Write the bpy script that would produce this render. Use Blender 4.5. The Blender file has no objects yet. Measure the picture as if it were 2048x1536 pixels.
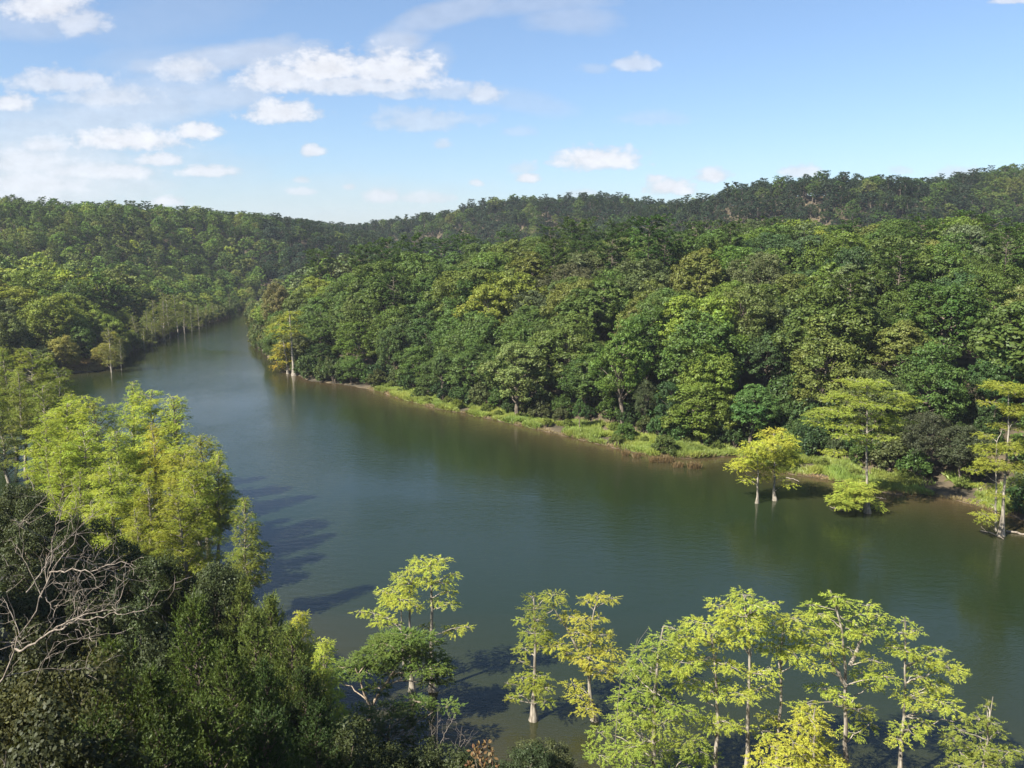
import bpy, math, random
import numpy as np
from mathutils import Vector

scene = bpy.context.scene
COL = scene.collection
rnd = random.Random(7)
rng = np.random.default_rng(7)

# ------------------------------------------------------------------ camera
CAM_Z = 35.0
F = 1704.0                                  # focal length in photo pixels (2048 wide)
PITCH = math.radians(9.9)
cam_data = bpy.data.cameras.new("camera")
cam = bpy.data.objects.new("camera", cam_data)
COL.objects.link(cam)
cam.location = (0, 0, CAM_Z)
cam.rotation_euler = (math.radians(90) - PITCH, 0, 0)
cam_data.sensor_width = 36.0
cam_data.lens = 36.0 * F / 2048.0
cam_data.clip_start = 0.5
cam_data.clip_end = 20000
scene.camera = cam

# ------------------------------------------------------------------ light
SUN_EL = math.radians(43)
SX, SY = -0.80, -0.60                       # horizontal direction towards the sun
SUN_AZ = math.atan2(SX, SY)
sun_data = bpy.data.lights.new("sun", 'SUN')
sun_data.energy = 5.0
sun_data.angle = math.radians(0.5)
sun_data.color = (1.0, 0.93, 0.80)
sun = bpy.data.objects.new("sun", sun_data)
COL.objects.link(sun)
sv = Vector((SX * math.cos(SUN_EL), SY * math.cos(SUN_EL), math.sin(SUN_EL)))
sun.rotation_euler = sv.to_track_quat('Z', 'Y').to_euler()

scene.view_settings.view_transform = 'Standard'
scene.view_settings.look = 'None'
scene.view_settings.gamma = 1.0
scene.view_settings.exposure = 1.35
cy = scene.cycles
cy.max_bounces = 6
cy.diffuse_bounces = 3
cy.glossy_bounces = 3
cy.transmission_bounces = 3
cy.transparent_max_bounces = 4
cy.caustics_reflective = False
cy.caustics_refractive = False


def px_uv(px, py):
    """photo pixel -> slopes (x/y, z/y) seen from the camera with the horizon level"""
    a = (px - 1024) / F
    b = (768 - py) / F
    yy = math.cos(PITCH) + b * math.sin(PITCH)
    zz = b * math.cos(PITCH) - math.sin(PITCH)
    return a / yy, zz / yy


# ------------------------------------------------------------------ sky with clouds
world = bpy.data.worlds.new("World")
scene.world = world
world.use_nodes = True
wt = world.node_tree
wt.nodes.clear()


def build_sky():
    N, L = wt.nodes, wt.links
    out = N.new('ShaderNodeOutputWorld')
    sky = N.new('ShaderNodeTexSky')
    sky.sky_type = 'NISHITA'
    sky.sun_disc = False
    sky.sun_elevation = SUN_EL
    sky.sun_rotation = SUN_AZ
    sky.altitude = 100
    sky.air_density = 1.0
    sky.dust_density = 0.25
    sky.ozone_density = 2.2
    bg = N.new('ShaderNodeBackground')
    bg.inputs[1].default_value = 0.066
    tone = N.new('ShaderNodeMix')
    tone.data_type = 'RGBA'
    tone.blend_type = 'MULTIPLY'
    tone.inputs[0].default_value = 1.0
    L.new(sky.outputs[0], tone.inputs[6])
    tone.inputs[7].default_value = (.88, .95, 1.08, 1)
    L.new(tone.outputs[2], bg.inputs[0])
    tc = N.new('ShaderNodeTexCoord')
    sep = N.new('ShaderNodeSeparateXYZ')
    L.new(tc.outputs['Generated'], sep.inputs[0])
    ramp = N.new('ShaderNodeValToRGB')
    ramp.color_ramp.elements[0].position = 0.0
    ramp.color_ramp.elements[0].color = (.62, .73, .91, 1)
    ramp.color_ramp.elements[1].position = 0.30
    ramp.color_ramp.elements[1].color = (.88, .93, 1.0, 1)
    L.new(sep.outputs[2], ramp.inputs[0])
    L.new(ramp.outputs[0], tone.inputs[7])

    def m(op, a, b=None, c=None, clamp=False):
        n = N.new('ShaderNodeMath')
        n.operation = op
        n.use_clamp = clamp
        for i, v in enumerate((a, b, c)):
            if v is None:
                continue
            if isinstance(v, (int, float)):
                n.inputs[i].default_value = v
            else:
                L.new(v, n.inputs[i])
        return n.outputs[0]
    yy = m('MAXIMUM', sep.outputs[1], 0.02)
    u = m('DIVIDE', sep.outputs[0], yy)
    v = m('DIVIDE', sep.outputs[2], yy)
    cmb = N.new('ShaderNodeCombineXYZ')
    L.new(u, cmb.inputs[0])
    L.new(v, cmb.inputs[1])

    def noise(scale, detail, rough, sx=1.0, sy=1.0, rot=0.0):
        mp = N.new('ShaderNodeMapping')
        mp.inputs['Scale'].default_value = (sx, sy, 1)
        mp.inputs['Rotation'].default_value = (0, 0, rot)
        L.new(cmb.outputs[0], mp.inputs[0])
        n = N.new('ShaderNodeTexNoise')
        n.inputs['Scale'].default_value = scale
        n.inputs['Detail'].default_value = detail
        n.inputs['Roughness'].default_value = rough
        L.new(mp.outputs[0], n.inputs['Vector'])
        return n.outputs[0]
    n1 = noise(42, 7, 0.6, 1, 1.6)
    n2 = noise(4.5, 8, 0.66, 1, 2.6, math.radians(-14))
    n3 = noise(130, 4, 0.6, 1, 1.2)
    nn = m('ADD', m('MULTIPLY', m('SUBTRACT', n1, 0.5), 2.6), m('MULTIPLY', m('SUBTRACT', n3, 0.5), 0.9))
    ns = m('MULTIPLY', m('SUBTRACT', n2, 0.5), 3.4)

    def blob(px, py, rx, ry, k, noi, amt, flat=0.0, rot=0.0):
        u0, v0 = px_uv(px, py)
        du = m('MULTIPLY', m('SUBTRACT', u, u0), F / rx)
        dv = m('MULTIPLY', m('SUBTRACT', v, v0), F / ry)
        if rot:
            c, s = math.cos(rot), math.sin(rot)
            U = m('MULTIPLY', m('SUBTRACT', u, u0), F)
            V = m('MULTIPLY', m('SUBTRACT', v, v0), F)
            du = m('DIVIDE', m('ADD', m('MULTIPLY', U, c), m('MULTIPLY', V, s)), rx)
            dv = m('DIVIDE', m('SUBTRACT', m('MULTIPLY', V, c), m('MULTIPLY', U, s)), ry)
        if flat:
            low = m('LESS_THAN', dv, 0.0)
            dv = m('MULTIPLY', dv, m('MULTIPLY_ADD', low, flat, 1.0))
        r = m('SQRT', m('ADD', m('MULTIPLY', du, du), m('MULTIPLY', dv, dv)))
        e = m('ADD', m('SUBTRACT', 1.0, r), m('MULTIPLY', noi, amt))
        e = m('MULTIPLY', m('ADD', e, 0.08), 1.6, clamp=True)
        return m('MULTIPLY', m('MULTIPLY', e, m('MULTIPLY_ADD', e, -.6, 1.6)), k)

    tot = None
    cumulus = [
        (90, 15, 80, 34, .8), (165, 50, 50, 30, .55), (120, 168, 100, 26, .65), (210, 195, 90, 22, .45),
        (25, 208, 45, 20, .8), (375, 145, 60, 24, .55), (560, 160, 80, 34, .8), (650, 140, 90, 34, .98),
        (780, 145, 100, 36, .85), (700, 172, 200, 22, .75), (900, 185, 60, 20, .45), (965, 190, 40, 20, .6),
        (800, 190, 50, 12, .5), (562, 228, 78, 25, .85), (840, 245, 95, 26, .42), (886, 290, 18, 10, .45),
        (255, 284, 112, 24, .97), (395, 265, 48, 20, .9), (623, 304, 24, 14, .8), (90, 292, 45, 16, .6),
        (320, 322, 45, 14, .8), (50, 330, 90, 26, .55), (170, 345, 100, 16, .6), (420, 345, 58, 14, .8),
        (240, 347, 70, 16, .7), (60, 370, 110, 24, .6), (340, 405, 36, 10, .85), (605, 360, 17, 8, .6),
        (603, 385, 28, 8, .6), (700, 375, 14, 7, .6), (765, 395, 40, 16, .75), (850, 398, 60, 12, .55),
        (953, 367, 14, 7, .7), (1055, 358, 24, 12, .9), (1045, 338, 30, 12, .4), (1195, 322, 92, 25, 1.0),
        (1270, 130, 42, 17, .55), (1190, 140, 30, 10, .25), (1310, 240, 70, 14, .22), (1040, 265, 40, 10, .25),
        (1335, 377, 48, 19, .95), (1310, 360, 20, 9, .8), (1425, 354, 38, 15, .85), (1600, 345, 42, 14, .7),
        (1925, 350, 55, 14, .55), (1800, 342, 25, 10, .35), (2030, 2, 50, 8, .7), (1160, 390, 40, 10, .4),
        (30, 400, 90, 18, .55), (960, 240, 40, 12, .2), (2400, 200, 130, 40, .8), (-300, 150, 160, 60, .8),
    ]
    for c in cumulus:
        b = blob(c[0], c[1], c[2] * 1.1, c[3] * 1.25, min(1, c[4] * 1.12), nn, 0.66, flat=0.7)
        tot = b if tot is None else m('MAXIMUM', tot, b)
    wisp = None
    wisps = [
        (200, 230, 260, 46, .48, .14), (60, 250, 200, 50, .38, .1), (470, 112, 170, 20, .5, .1), (560, 95, 40, 16, .35, .5),
        (470, 190, 90, 26, .45, .12), (900, 25, 150, 20, .36, .28), (1060, 8, 150, 18, .3, .05), (790, 85, 60, 22, .5, .1),
        (830, 38, 60, 14, .3, .3), (330, 130, 120, 30, .18, 0), (1130, 40, 90, 24, .3, 0), (80, 355, 280, 60, .6, 0), (120, 260, 180, 40, .35, .1),
        (300, 330, 260, 60, .22, 0), (700, 400, 300, 40, .18, 0), (60, 30, 110, 40, .3, 0), (380, 20, 200, 40, .12, .2),
        (860, 130, 50, 30, .3, .5), (1040, 200, 120, 22, .2, -.2),
    ]
    for c in wisps:
        b = blob(c[0], c[1], c[2] * 1.1, c[3] * 1.25, c[4] * 1.05, ns, 0.7, rot=c[5])
        wisp = b if wisp is None else m('MAXIMUM', wisp, b)
    tot = m('ADD', tot, m('MULTIPLY', m('SUBTRACT', 1.0, tot), wisp), clamp=True)
    front = m('GREATER_THAN', sep.outputs[1], 0.03)
    tot = m('MULTIPLY', tot, front)
    # soft grey inside the thin parts of the clouds
    shade = m('ADD', m('ADD', 0.72, m('MULTIPLY', tot, 0.26)), m('MULTIPLY', m('SUBTRACT', n1, 0.5), 0.55))
    cb = N.new('ShaderNodeBackground')
    cc = N.new('ShaderNodeCombineColor')
    L.new(m('MULTIPLY', shade, 0.93), cc.inputs[0])
    L.new(m('MULTIPLY', shade, 0.94), cc.inputs[1])
    L.new(m('MULTIPLY', shade, 0.99), cc.inputs[2])
    L.new(cc.outputs[0], cb.inputs[0])
    cb.inputs[1].default_value = 0.40
    mx = N.new('ShaderNodeMixShader')
    L.new(m('MULTIPLY', tot, 0.93), mx.inputs[0])
    L.new(bg.outputs[0], mx.inputs[1])
    L.new(cb.outputs[0], mx.inputs[2])
    L.new(mx.outputs[0], out.inputs[0])


build_sky()


# ------------------------------------------------------------------ helpers
def prop(o, label=None, cat=None, group=None, kind=None):
    if label: o['label'] = label
    if cat: o['category'] = cat
    if group: o['group'] = group
    if kind: o['kind'] = kind
    return o


def at(px, py, D):
    """the point seen at photo pixel (px, py) whose forward distance is D"""
    u, v = px_uv(px, py)
    return np.array([u * D, D, CAM_Z + v * D])


def on_water(px, py):
    u, v = px_uv(px, py)
    D = -CAM_Z / v
    return np.array([u * D, D, 0.0])


def mat_new(name):
    mt = bpy.data.materials.new(name)
    mt.use_nodes = True
    mt.node_tree.nodes.clear()
    return mt, mt.node_tree.nodes, mt.node_tree.links


def foliage_mat(name, instancer=False, transl=0.3, gloss=0.05, sat=1.0):
    mt, N, L = mat_new(name)
    out = N.new('ShaderNodeOutputMaterial')
    if instancer:
        oi = N.new('ShaderNodeAttribute')
        oi.attribute_type = 'INSTANCER'
        oi.attribute_name = 'tint'
        src = oi.outputs['Color']
    else:
        oi = N.new('ShaderNodeObjectInfo')
        src = oi.outputs['Color']
    at_ = N.new('ShaderNodeAttribute')
    at_.attribute_name = 'leafvar'
    sepv = N.new('ShaderNodeSeparateXYZ')
    L.new(at_.outputs['Vector'], sepv.inputs[0])
    hs = N.new('ShaderNodeHueSaturation')
    L.new(src, hs.inputs['Color'])
    L.new(sepv.outputs[0], hs.inputs['Value'])
    L.new(sepv.outputs[1], hs.inputs['Hue'])
    hs.inputs['Saturation'].default_value = sat
    df = N.new('ShaderNodeBsdfDiffuse')
    tr = N.new('ShaderNodeBsdfTranslucent')
    gl = N.new('ShaderNodeBsdfGlossy')
    gl.inputs['Roughness'].default_value = 0.5
    gl.inputs['Color'].default_value = (.8, .85, .8, 1)
    L.new(hs.outputs[0], df.inputs[0])
    warm = N.new('ShaderNodeMix')
    warm.data_type = 'RGBA'
    warm.blend_type = 'MULTIPLY'
    warm.inputs[0].default_value = 1.0
    L.new(hs.outputs[0], warm.inputs[6])
    warm.inputs[7].default_value = (1.25, 1.15, 0.5, 1)
    L.new(warm.outputs[2], tr.inputs[0])
    m1 = N.new('ShaderNodeMixShader')
    m1.inputs[0].default_value = transl
    L.new(df.outputs[0], m1.inputs[1])
    L.new(tr.outputs[0], m1.inputs[2])
    m2 = N.new('ShaderNodeMixShader')
    m2.inputs[0].default_value = gloss
    L.new(m1.outputs[0], m2.inputs[1])
    L.new(gl.outputs[0], m2.inputs[2])
    L.new(m2.outputs[0], out.inputs[0])
    return mt


def bark_mat(name, c1, c2, scale=6.0):
    mt, N, L = mat_new(name)
    out = N.new('ShaderNodeOutputMaterial')
    bs = N.new('ShaderNodeBsdfPrincipled')
    bs.inputs['Roughness'].default_value = 0.9
    tc = N.new('ShaderNodeTexCoord')
    mp = N.new('ShaderNodeMapping')
    mp.inputs['Scale'].default_value = (scale, scale, scale * .18)
    n = N.new('ShaderNodeTexNoise')
    n.inputs['Scale'].default_value = 1.0
    n.inputs['Detail'].default_value = 5
    cr = N.new('ShaderNodeValToRGB')
    cr.color_ramp.elements[0].position = .35
    cr.color_ramp.elements[1].position = .65
    cr.color_ramp.elements[0].color = (*c1, 1)
    cr.color_ramp.elements[1].color = (*c2, 1)
    L.new(tc.outputs['Object'], mp.inputs[0])
    L.new(mp.outputs[0], n.inputs[0])
    L.new(n.outputs[0], cr.inputs[0])
    L.new(cr.outputs[0], bs.inputs['Base Color'])
    bp = N.new('ShaderNodeBump')
    bp.inputs['Strength'].default_value = .5
    bp.inputs['Distance'].default_value = .04
    L.new(n.outputs[0], bp.inputs['Height'])
    L.new(bp.outputs[0], bs.inputs['Normal'])
    L.new(bs.outputs[0], out.inputs[0])
    return mt


M_LEAF = foliage_mat("broadleaf_foliage", transl=.30, gloss=.018)
M_LEAF_I = foliage_mat("broadleaf_foliage_far", True, transl=.30, gloss=.015)
M_NEEDLE = foliage_mat("needle_foliage", transl=.24, gloss=.015)
M_NEEDLE_I = foliage_mat("needle_foliage_far", True, transl=.24, gloss=.01)
M_FEATHER = foliage_mat("cypress_foliage", transl=.32, gloss=.01)
M_GRASS = foliage_mat("grass_blades", transl=.35, gloss=.03)
M_BARK = bark_mat("grey_brown_bark", (.07, .055, .042), (.20, .165, .13))
M_PALE = bark_mat("pale_cypress_bark", (.13, .112, .09), (.38, .345, .285))
M_DEAD = bark_mat("bleached_dead_wood", (.11, .09, .072), (.30, .26, .215), 14)
M_CEDARBARK = bark_mat("cedar_bark", (.22, .16, .11), (.52, .44, .34), 10)


class Buf:
    """collects quads with one leaf variation value each"""
    def __init__(self):
        self.v, self.f, self.var, self.n = [], [], [], 0

    def quads(self, V4, var):                      # V4 (N,4,3), var (N,3)
        n = len(V4)
        self.v.append(V4.reshape(-1, 3))
        self.f.append((np.arange(n * 4).reshape(n, 4) + self.n))
        self.var.append(var)
        self.n += n * 4

    def tube(self, pts, rad, sides=6, var=(1, .5, 0)):
        pts = np.asarray(pts, float)
        rad = np.asarray(rad, float)
        k = len(pts)
        T = np.gradient(pts, axis=0)
        T /= np.linalg.norm(T, axis=1)[:, None] + 1e-9
        up = np.where(np.abs(T[:, 2:3]) > .9, np.array([[1., 0, 0]]), np.array([[0, 0, 1.]]))
        A = np.cross(T, up)
        A /= np.linalg.norm(A, axis=1)[:, None] + 1e-9
        if k > 1:                                  # keep the rings from flipping
            for i in range(1, k):
                a = A[i - 1] - T[i] * np.dot(A[i - 1], T[i])
                A[i] = a / (np.linalg.norm(a) + 1e-9)
        B = np.cross(T, A)
        ang = np.arange(sides) / sides * 2 * math.pi
        ring = (A[:, None] * np.cos(ang)[None, :, None] + B[:, None] * np.sin(ang)[None, :, None]) * rad[:, None, None]
        V = (pts[:, None] + ring).reshape(-1, 3)
        idx = np.arange(k * sides).reshape(k, sides)
        a = idx[:-1]
        b = idx[1:]
        Q = np.stack([a, np.roll(a, -1, 1), np.roll(b, -1, 1), b], -1).reshape(-1, 4) + self.n
        self.v.append(V)
        self.f.append(Q)
        self.var.append(np.tile(var, (len(Q), 1)))
        self.n += len(V)

    def mesh(self, name, mat, smooth=False):
        V = np.concatenate(self.v).astype(np.float32)
        Fc = np.concatenate(self.f).astype(np.int32)
        me = bpy.data.meshes.new(name)
        me.vertices.add(len(V))
        me.vertices.foreach_set('co', V.ravel())
        me.loops.add(len(Fc) * 4)
        me.loops.foreach_set('vertex_index', Fc.ravel())
        me.polygons.add(len(Fc))
        me.polygons.foreach_set('loop_start', np.arange(len(Fc), dtype=np.int32) * 4)
        me.polygons.foreach_set('loop_total', np.full(len(Fc), 4, np.int32))
        if smooth:
            me.polygons.foreach_set('use_smooth', np.ones(len(Fc), bool))
        at_ = me.attributes.new('leafvar', 'FLOAT_VECTOR', 'FACE')
        at_.data.foreach_set('vector', np.concatenate(self.var).astype(np.float32).ravel())
        me.update(calc_edges=True)
        me.materials.append(mat)
        return me


def unit(a):
    return a / (np.linalg.norm(a, axis=-1, keepdims=True) + 1e-9)


def rdir(n, g=rng):
    return unit(g.normal(size=(n, 3)))


def leaves(buf, C, A, Nn, Ln, W, val, hue):
    """rhombic leaves: centre C, long axis A, normal Nn"""
    A = unit(A)
    B = unit(np.cross(Nn, A))
    Ln = np.broadcast_to(np.asarray(Ln), (len(C),))[:, None]
    W = np.broadcast_to(np.asarray(W), (len(C),))[:, None]
    V = np.stack([C - A * Ln / 2, C + B * W / 2 + A * Ln * .08, C + A * Ln / 2, C - B * W / 2 + A * Ln * .08], 1)
    var = np.stack([np.broadcast_to(val, (len(C),)), np.broadcast_to(hue, (len(C),)), np.zeros(len(C))], 1)
    buf.quads(V, var)


def curve(p0, p1, g, sag=0.1, n=6, wob=0.04):
    p0, p1 = np.asarray(p0, float), np.asarray(p1, float)
    t = np.linspace(0, 1, n)[:, None]
    L = np.linalg.norm(p1 - p0)
    P = p0 + (p1 - p0) * t
    P[:, 2] += (np.sin(t[:, 0] * math.pi)) * sag * L
    w = g.normal(size=(n, 3)) * wob * L
    w[0] = w[-1] = 0
    return P + w


def mesh_obj(name, me, parent=None, loc=(0, 0, 0)):
    o = bpy.data.objects.new(name, me)
    COL.objects.link(o)
    o.parent = parent
    o.location = loc
    return o


def root(name, loc, rz=0.0, sc=(1, 1, 1)):
    o = bpy.data.objects.new(name, None)
    COL.objects.link(o)
    o.empty_display_size = .5
    o.location = loc
    o.rotation_euler = (0, 0, rz)
    o.scale = sc
    return o


# ------------------------------------------------------------------ river outline and terrain
def poly_px(pts):
    return [tuple(on_water(*p)[:2]) for p in pts]


OPP_PX = [(504, 622), (506, 645), (512, 688), (540, 716), (578, 742), (620, 762), (700, 771), (760, 784), (800, 798),
          (870, 817), (930, 828), (1000, 843), (1060, 856), (1100, 866), (1170, 882), (1240, 899), (1300, 912), (1380, 918),
          (1470, 912), (1510, 925), (1560, 945), (1620, 955), (1700, 968), (1780, 988), (1850, 990), (1920, 1003),
          (1970, 1018), (2048, 1042), (2200, 1085), (2500, 1150)]
LEFT_PX = [(538, 604), (500, 613), (458, 626), (442, 640), (400, 650), (352, 662), (300, 684), (268, 694), (245, 712),
           (228, 733), (205, 742), (140, 746), (60, 762), (-100, 775), (-400, 790)]
OPP = poly_px(OPP_PX)
LEFT = poly_px(LEFT_PX)
NEAR = [(-400, 118), (-200, 108), (-110, 92), (-75, 88), (-50, 82), (-34, 73), (-22, 63), (-12, 54), (-3, 47), (8, 44), (30, 41),
        (60, 40), (150, 30), (300, 10)]
RIVER = np.array([(-40, 470), (40, 500), (50, 470), (-20, 445), (-80, 420)] + OPP + [(300, 60), (300, 10)] + NEAR[::-1][1:] + LEFT[::-1])
BLUFF = np.array([(400, -30), (200, -12), (60, -2), (8, 5.0), (0, 4.5), (-8, 5.5), (-20, 5), (-36, 10), (-55, 26), (-85, 52), (-140, 66),
                  (-420, 80), (-420, -420), (400, -420)])


def sdist(P, poly):
    """signed distance, positive outside the polygon"""
    d2 = np.full(len(P), 1e18)
    ins = np.zeros(len(P), bool)
    n = len(poly)
    for i in range(n):
        a, b = poly[i], poly[(i + 1) % n]
        ab = b - a
        t = np.clip(((P - a) @ ab) / (ab @ ab + 1e-12), 0, 1)
        q = a + t[:, None] * ab
        d2 = np.minimum(d2, ((P - q) ** 2).sum(1))
        c = ((a[1] > P[:, 1]) != (b[1] > P[:, 1]))
        with np.errstate(divide='ignore', invalid='ignore'):
            xx = (b[0] - a[0]) * (P[:, 1] - a[1]) / (b[1] - a[1]) + a[0]
        ins ^= c & (P[:, 0] < xx)
    d = np.sqrt(d2)
    return np.where(ins, -d, d)


def sm(x, a, b):
    t = np.clip((x - a) / (b - a), 0, 1)
    return t * t * (3 - 2 * t)


def vnoise(x, y, s, seed=0):
    x = x / s + seed * 17.3
    y = y / s - seed * 9.1
    xi, yi = np.floor(x), np.floor(y)
    xf, yf = x - xi, y - yi
    xf = xf * xf * (3 - 2 * xf)
    yf = yf * yf * (3 - 2 * yf)

    def h(a, b):
        v = np.sin(a * 127.1 + b * 311.7 + seed * 74.7) * 43758.5453
        return v - np.floor(v)
    return (h(xi, yi) * (1 - xf) + h(xi + 1, yi) * xf) * (1 - yf) + (h(xi, yi + 1) * (1 - xf) + h(xi + 1, yi + 1) * xf) * yf


def ridge_pts(L, tree):
    out = []
    for px, py, D in L:
        p = at(px, py, D)
        out.append((p[0], p[1], p[2] - tree))
    return np.array(out)


RIDGES = [
    (ridge_pts([(2700, 240, 500), (2300, 290, 520), (2048, 338, 545), (1950, 352, 540)], 9), 130),
    (ridge_pts([(1930, 372, 520), (1850, 370, 510), (1750, 356, 500), (1640, 354, 500), (1560, 364, 510), (1480, 386, 520), (1400, 402, 540),
                (1340, 424, 560), (1290, 450, 580)], 9), 105),
    (ridge_pts([(1460, 440, 640), (1350, 416, 640), (1290, 402, 640), (1200, 392, 640), (1100, 398, 650), (1000, 413, 670), (900, 428, 700), (800, 446, 740),
                (700, 462, 780)], 9), 130),
    (ridge_pts([(980, 448, 520), (900, 438, 500), (830, 452, 500)], 9), 60),
    (ridge_pts([(-700, 372, 430), (-200, 388, 440), (0, 402, 450), (120, 407, 470), (250, 414, 500), (330, 428, 560), (400, 436, 640),
                (520, 441, 760), (600, 452, 860), (660, 462, 960)], 9), 170),
    (ridge_pts([(300, 440, 1500), (500, 447, 1500), (620, 451, 1450), (700, 450, 1500), (800, 452, 1550), (1000, 446, 1600),
                (1700, 440, 1600)], 12), 260),
]


def terrain(x, y):
    x = np.asarray(x, float)
    y = np.asarray(y, float)
    P = np.stack([x, y], 1)
    d = sdist(P, RIVER)
    db = sdist(P, BLUFF)
    near = (y < 150) & (db < 150) & ((x < 40) & (y < 125) & (x * 0.15 + y < 110) | (y < 45))
    # land beyond the river
    dd = np.maximum(d, 0)
    opp = 0.05 + 0.07 * np.minimum(dd, 9) + 17.5 * (1 - np.exp(-np.maximum(dd - 9, 0) / 40))
    opp = opp + .4 * sm(y, 190, 240)
    opp = opp * (1 - .9 * sm(y, 262, 320) * sm(x / np.maximum(y, 30), -.26, -.12))
    left = 0.05 + 0.08 * np.minimum(dd, 8) + 9.0 * (1 - np.exp(-np.maximum(dd - 8, 0) / 45))
    wl = sm(x / np.maximum(y, 30), -0.38, -0.26)       # 0 on the far left bank, 1 opposite
    land = left * (1 - wl) + opp * wl
    rz = np.zeros(len(x))
    for R, w in RIDGES:
        best = np.full(len(x), -1e9)
        for i in range(len(R) - 1):
            a, b = R[i], R[i + 1]
            ab = b[:2] - a[:2]
            t = np.clip(((P - a[:2]) @ ab) / (ab @ ab), 0, 1)
            q = a[:2] + t[:, None] * ab
            dist = np.sqrt(((P - q) ** 2).sum(1))
            z = (a[2] + (b[2] - a[2]) * t)
            we = np.where(P[:, 1] < q[:, 1], w * .52, w)
            val = z * np.exp(-(dist / we) ** 2 * .9)
            best = np.maximum(best, val)
        rz = np.maximum(rz, best)
    shore_fade = sm(dd, 5, 90)
    h_far = np.maximum(land, rz * shore_fade + land * .0)
    h_far = h_far + (vnoise(x, y, 60, 1) - .5) * 5 * sm(dd, 20, 120) + (vnoise(x, y, 17, 2) - .5) * 1.2 * sm(dd, 3, 20)
    # our own side: talus under the trees, then the bluff we stand on
    tal = 0.05 + 0.28 * np.minimum(dd, 14) + .55 * np.clip(dd - 14, 0, 34) + (vnoise(x, y, 7, 3) - .5) * 1.0 * sm(dd, 1, 8)
    top = 33.3 + 0.32 * np.clip(-30 - x, 0, 70) + (vnoise(x, y, 12, 4) - .5) * .8  # the left rise is out of view, shaped to shade the slope
    bl = sm(-db, -2.5, 5)
    h_near = tal * (1 - bl) + top * bl
    h = np.where(near, h_near, h_far)
    bed = -np.minimum(-d, 14) * .22
    return np.where(d < 0, bed, h), d


def ground_z(x, y):
    h, _ = terrain([x], [y])
    return float(h[0])


def polar_grid(az, rr):
    A, R = np.meshgrid(az, rr)
    return (R * np.sin(A)).ravel(), (R * np.cos(A)).ravel()


def grid_mesh(name, x, y, z, nr, na, attrs, mat):
    V = np.stack([x, y, z], 1)
    idx = np.arange(nr * na).reshape(nr, na)
    a = idx[:-1, :-1]
    b = idx[:-1, 1:]
    c = idx[1:, 1:]
    d_ = idx[1:, :-1]
    Q = np.stack([a, d_, c, b], -1).reshape(-1, 4)[:, ::-1]
    me = bpy.data.meshes.new(name)
    me.vertices.add(len(V))
    me.vertices.foreach_set('co', V.astype(np.float32).ravel())
    me.loops.add(len(Q) * 4)
    me.loops.foreach_set('vertex_index', Q.astype(np.int32).ravel())
    me.polygons.add(len(Q))
    me.polygons.foreach_set('loop_start', np.arange(len(Q), dtype=np.int32) * 4)
    me.polygons.foreach_set('loop_total', np.full(len(Q), 4, np.int32))
    me.polygons.foreach_set('use_smooth', np.ones(len(Q), bool))
    for k, v in attrs.items():
        at_ = me.attributes.new(k, 'FLOAT', 'POINT')
        at_.data.foreach_set('value', v.astype(np.float32))
    me.update(calc_edges=True)
    me.materials.append(mat)
    return me


def ground_material():
    mt, N, L = mat_new("forest_floor")
    out = N.new('ShaderNodeOutputMaterial')
    bs = N.new('ShaderNodeBsdfPrincipled')
    bs.inputs['Roughness'].default_value = .95
    tc = N.new('ShaderNodeTexCoord')
    n = N.new('ShaderNodeTexNoise')
    n.inputs['Scale'].default_value = .35
    n.inputs['Detail'].default_value = 8
    L.new(tc.outputs['Object'], n.inputs[0])
    cr = N.new('ShaderNodeValToRGB')
    e = cr.color_ramp.elements
    e[0].position, e[0].color = .35, (.035, .03, .018, 1)
    e[1].position, e[1].color = .68, (.13, .10, .06, 1)
    L.new(n.outputs[0], cr.inputs[0])
    # reddish silt where the bank meets the water, rock on the far ridge
    a = N.new('ShaderNodeAttribute')
    a.attribute_name = 'silt'
    mx = N.new('ShaderNodeMix')
    mx.data_type = 'RGBA'
    L.new(a.outputs['Fac'], mx.inputs[0])
    L.new(cr.outputs[0], mx.inputs[6])
    mx.inputs[7].default_value = (.12, .085, .055, 1)
    r = N.new('ShaderNodeAttribute')
    r.attribute_name = 'rock'
    n2 = N.new('ShaderNodeTexNoise')
    n2.inputs['Scale'].default_value = .12
    n2.inputs['Detail'].default_value = 10
    n2.inputs['Roughness'].default_value = .7
    L.new(tc.outputs['Object'], n2.inputs[0])
    cr2 = N.new('ShaderNodeValToRGB')
    e = cr2.color_ramp.elements
    e[0].position, e[0].color = .38, (.09, .08, .085, 1)
    e[1].position, e[1].color = .62, (.34, .29, .27, 1)
    L.new(n2.outputs[0], cr2.inputs[0])
    mx2 = N.new('ShaderNodeMix')
    mx2.data_type = 'RGBA'
    L.new(r.outputs['Fac'], mx2.inputs[0])
    L.new(mx.outputs[2], mx2.inputs[6])
    L.new(cr2.outputs[0], mx2.inputs[7])
    L.new(mx2.outputs[2], bs.inputs['Base Color'])
    bp = N.new('ShaderNodeBump')
    bp.inputs['Strength'].default_value = .6
    bp.inputs['Distance'].default_value = .6
    L.new(n.outputs[0], bp.inputs['Height'])
    L.new(bp.outputs[0], bs.inputs['Normal'])
    L.new(bs.outputs[0], out.inputs[0])
    return mt


ROCK_SPOTS = [(1425, 441, 440, 13), (1480, 436, 440, 7), (1690, 428, 440, 9), (1800, 434, 440, 6)]


def rock_field(x, y):
    v = np.zeros(len(x))
    for px, py, D, r in ROCK_SPOTS:
        p = at(px, py, D)
        v = np.maximum(v, 1 - sm(np.hypot(x - p[0], (y - p[1]) * .5), r * .6, r * 1.1))
    return v


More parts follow.
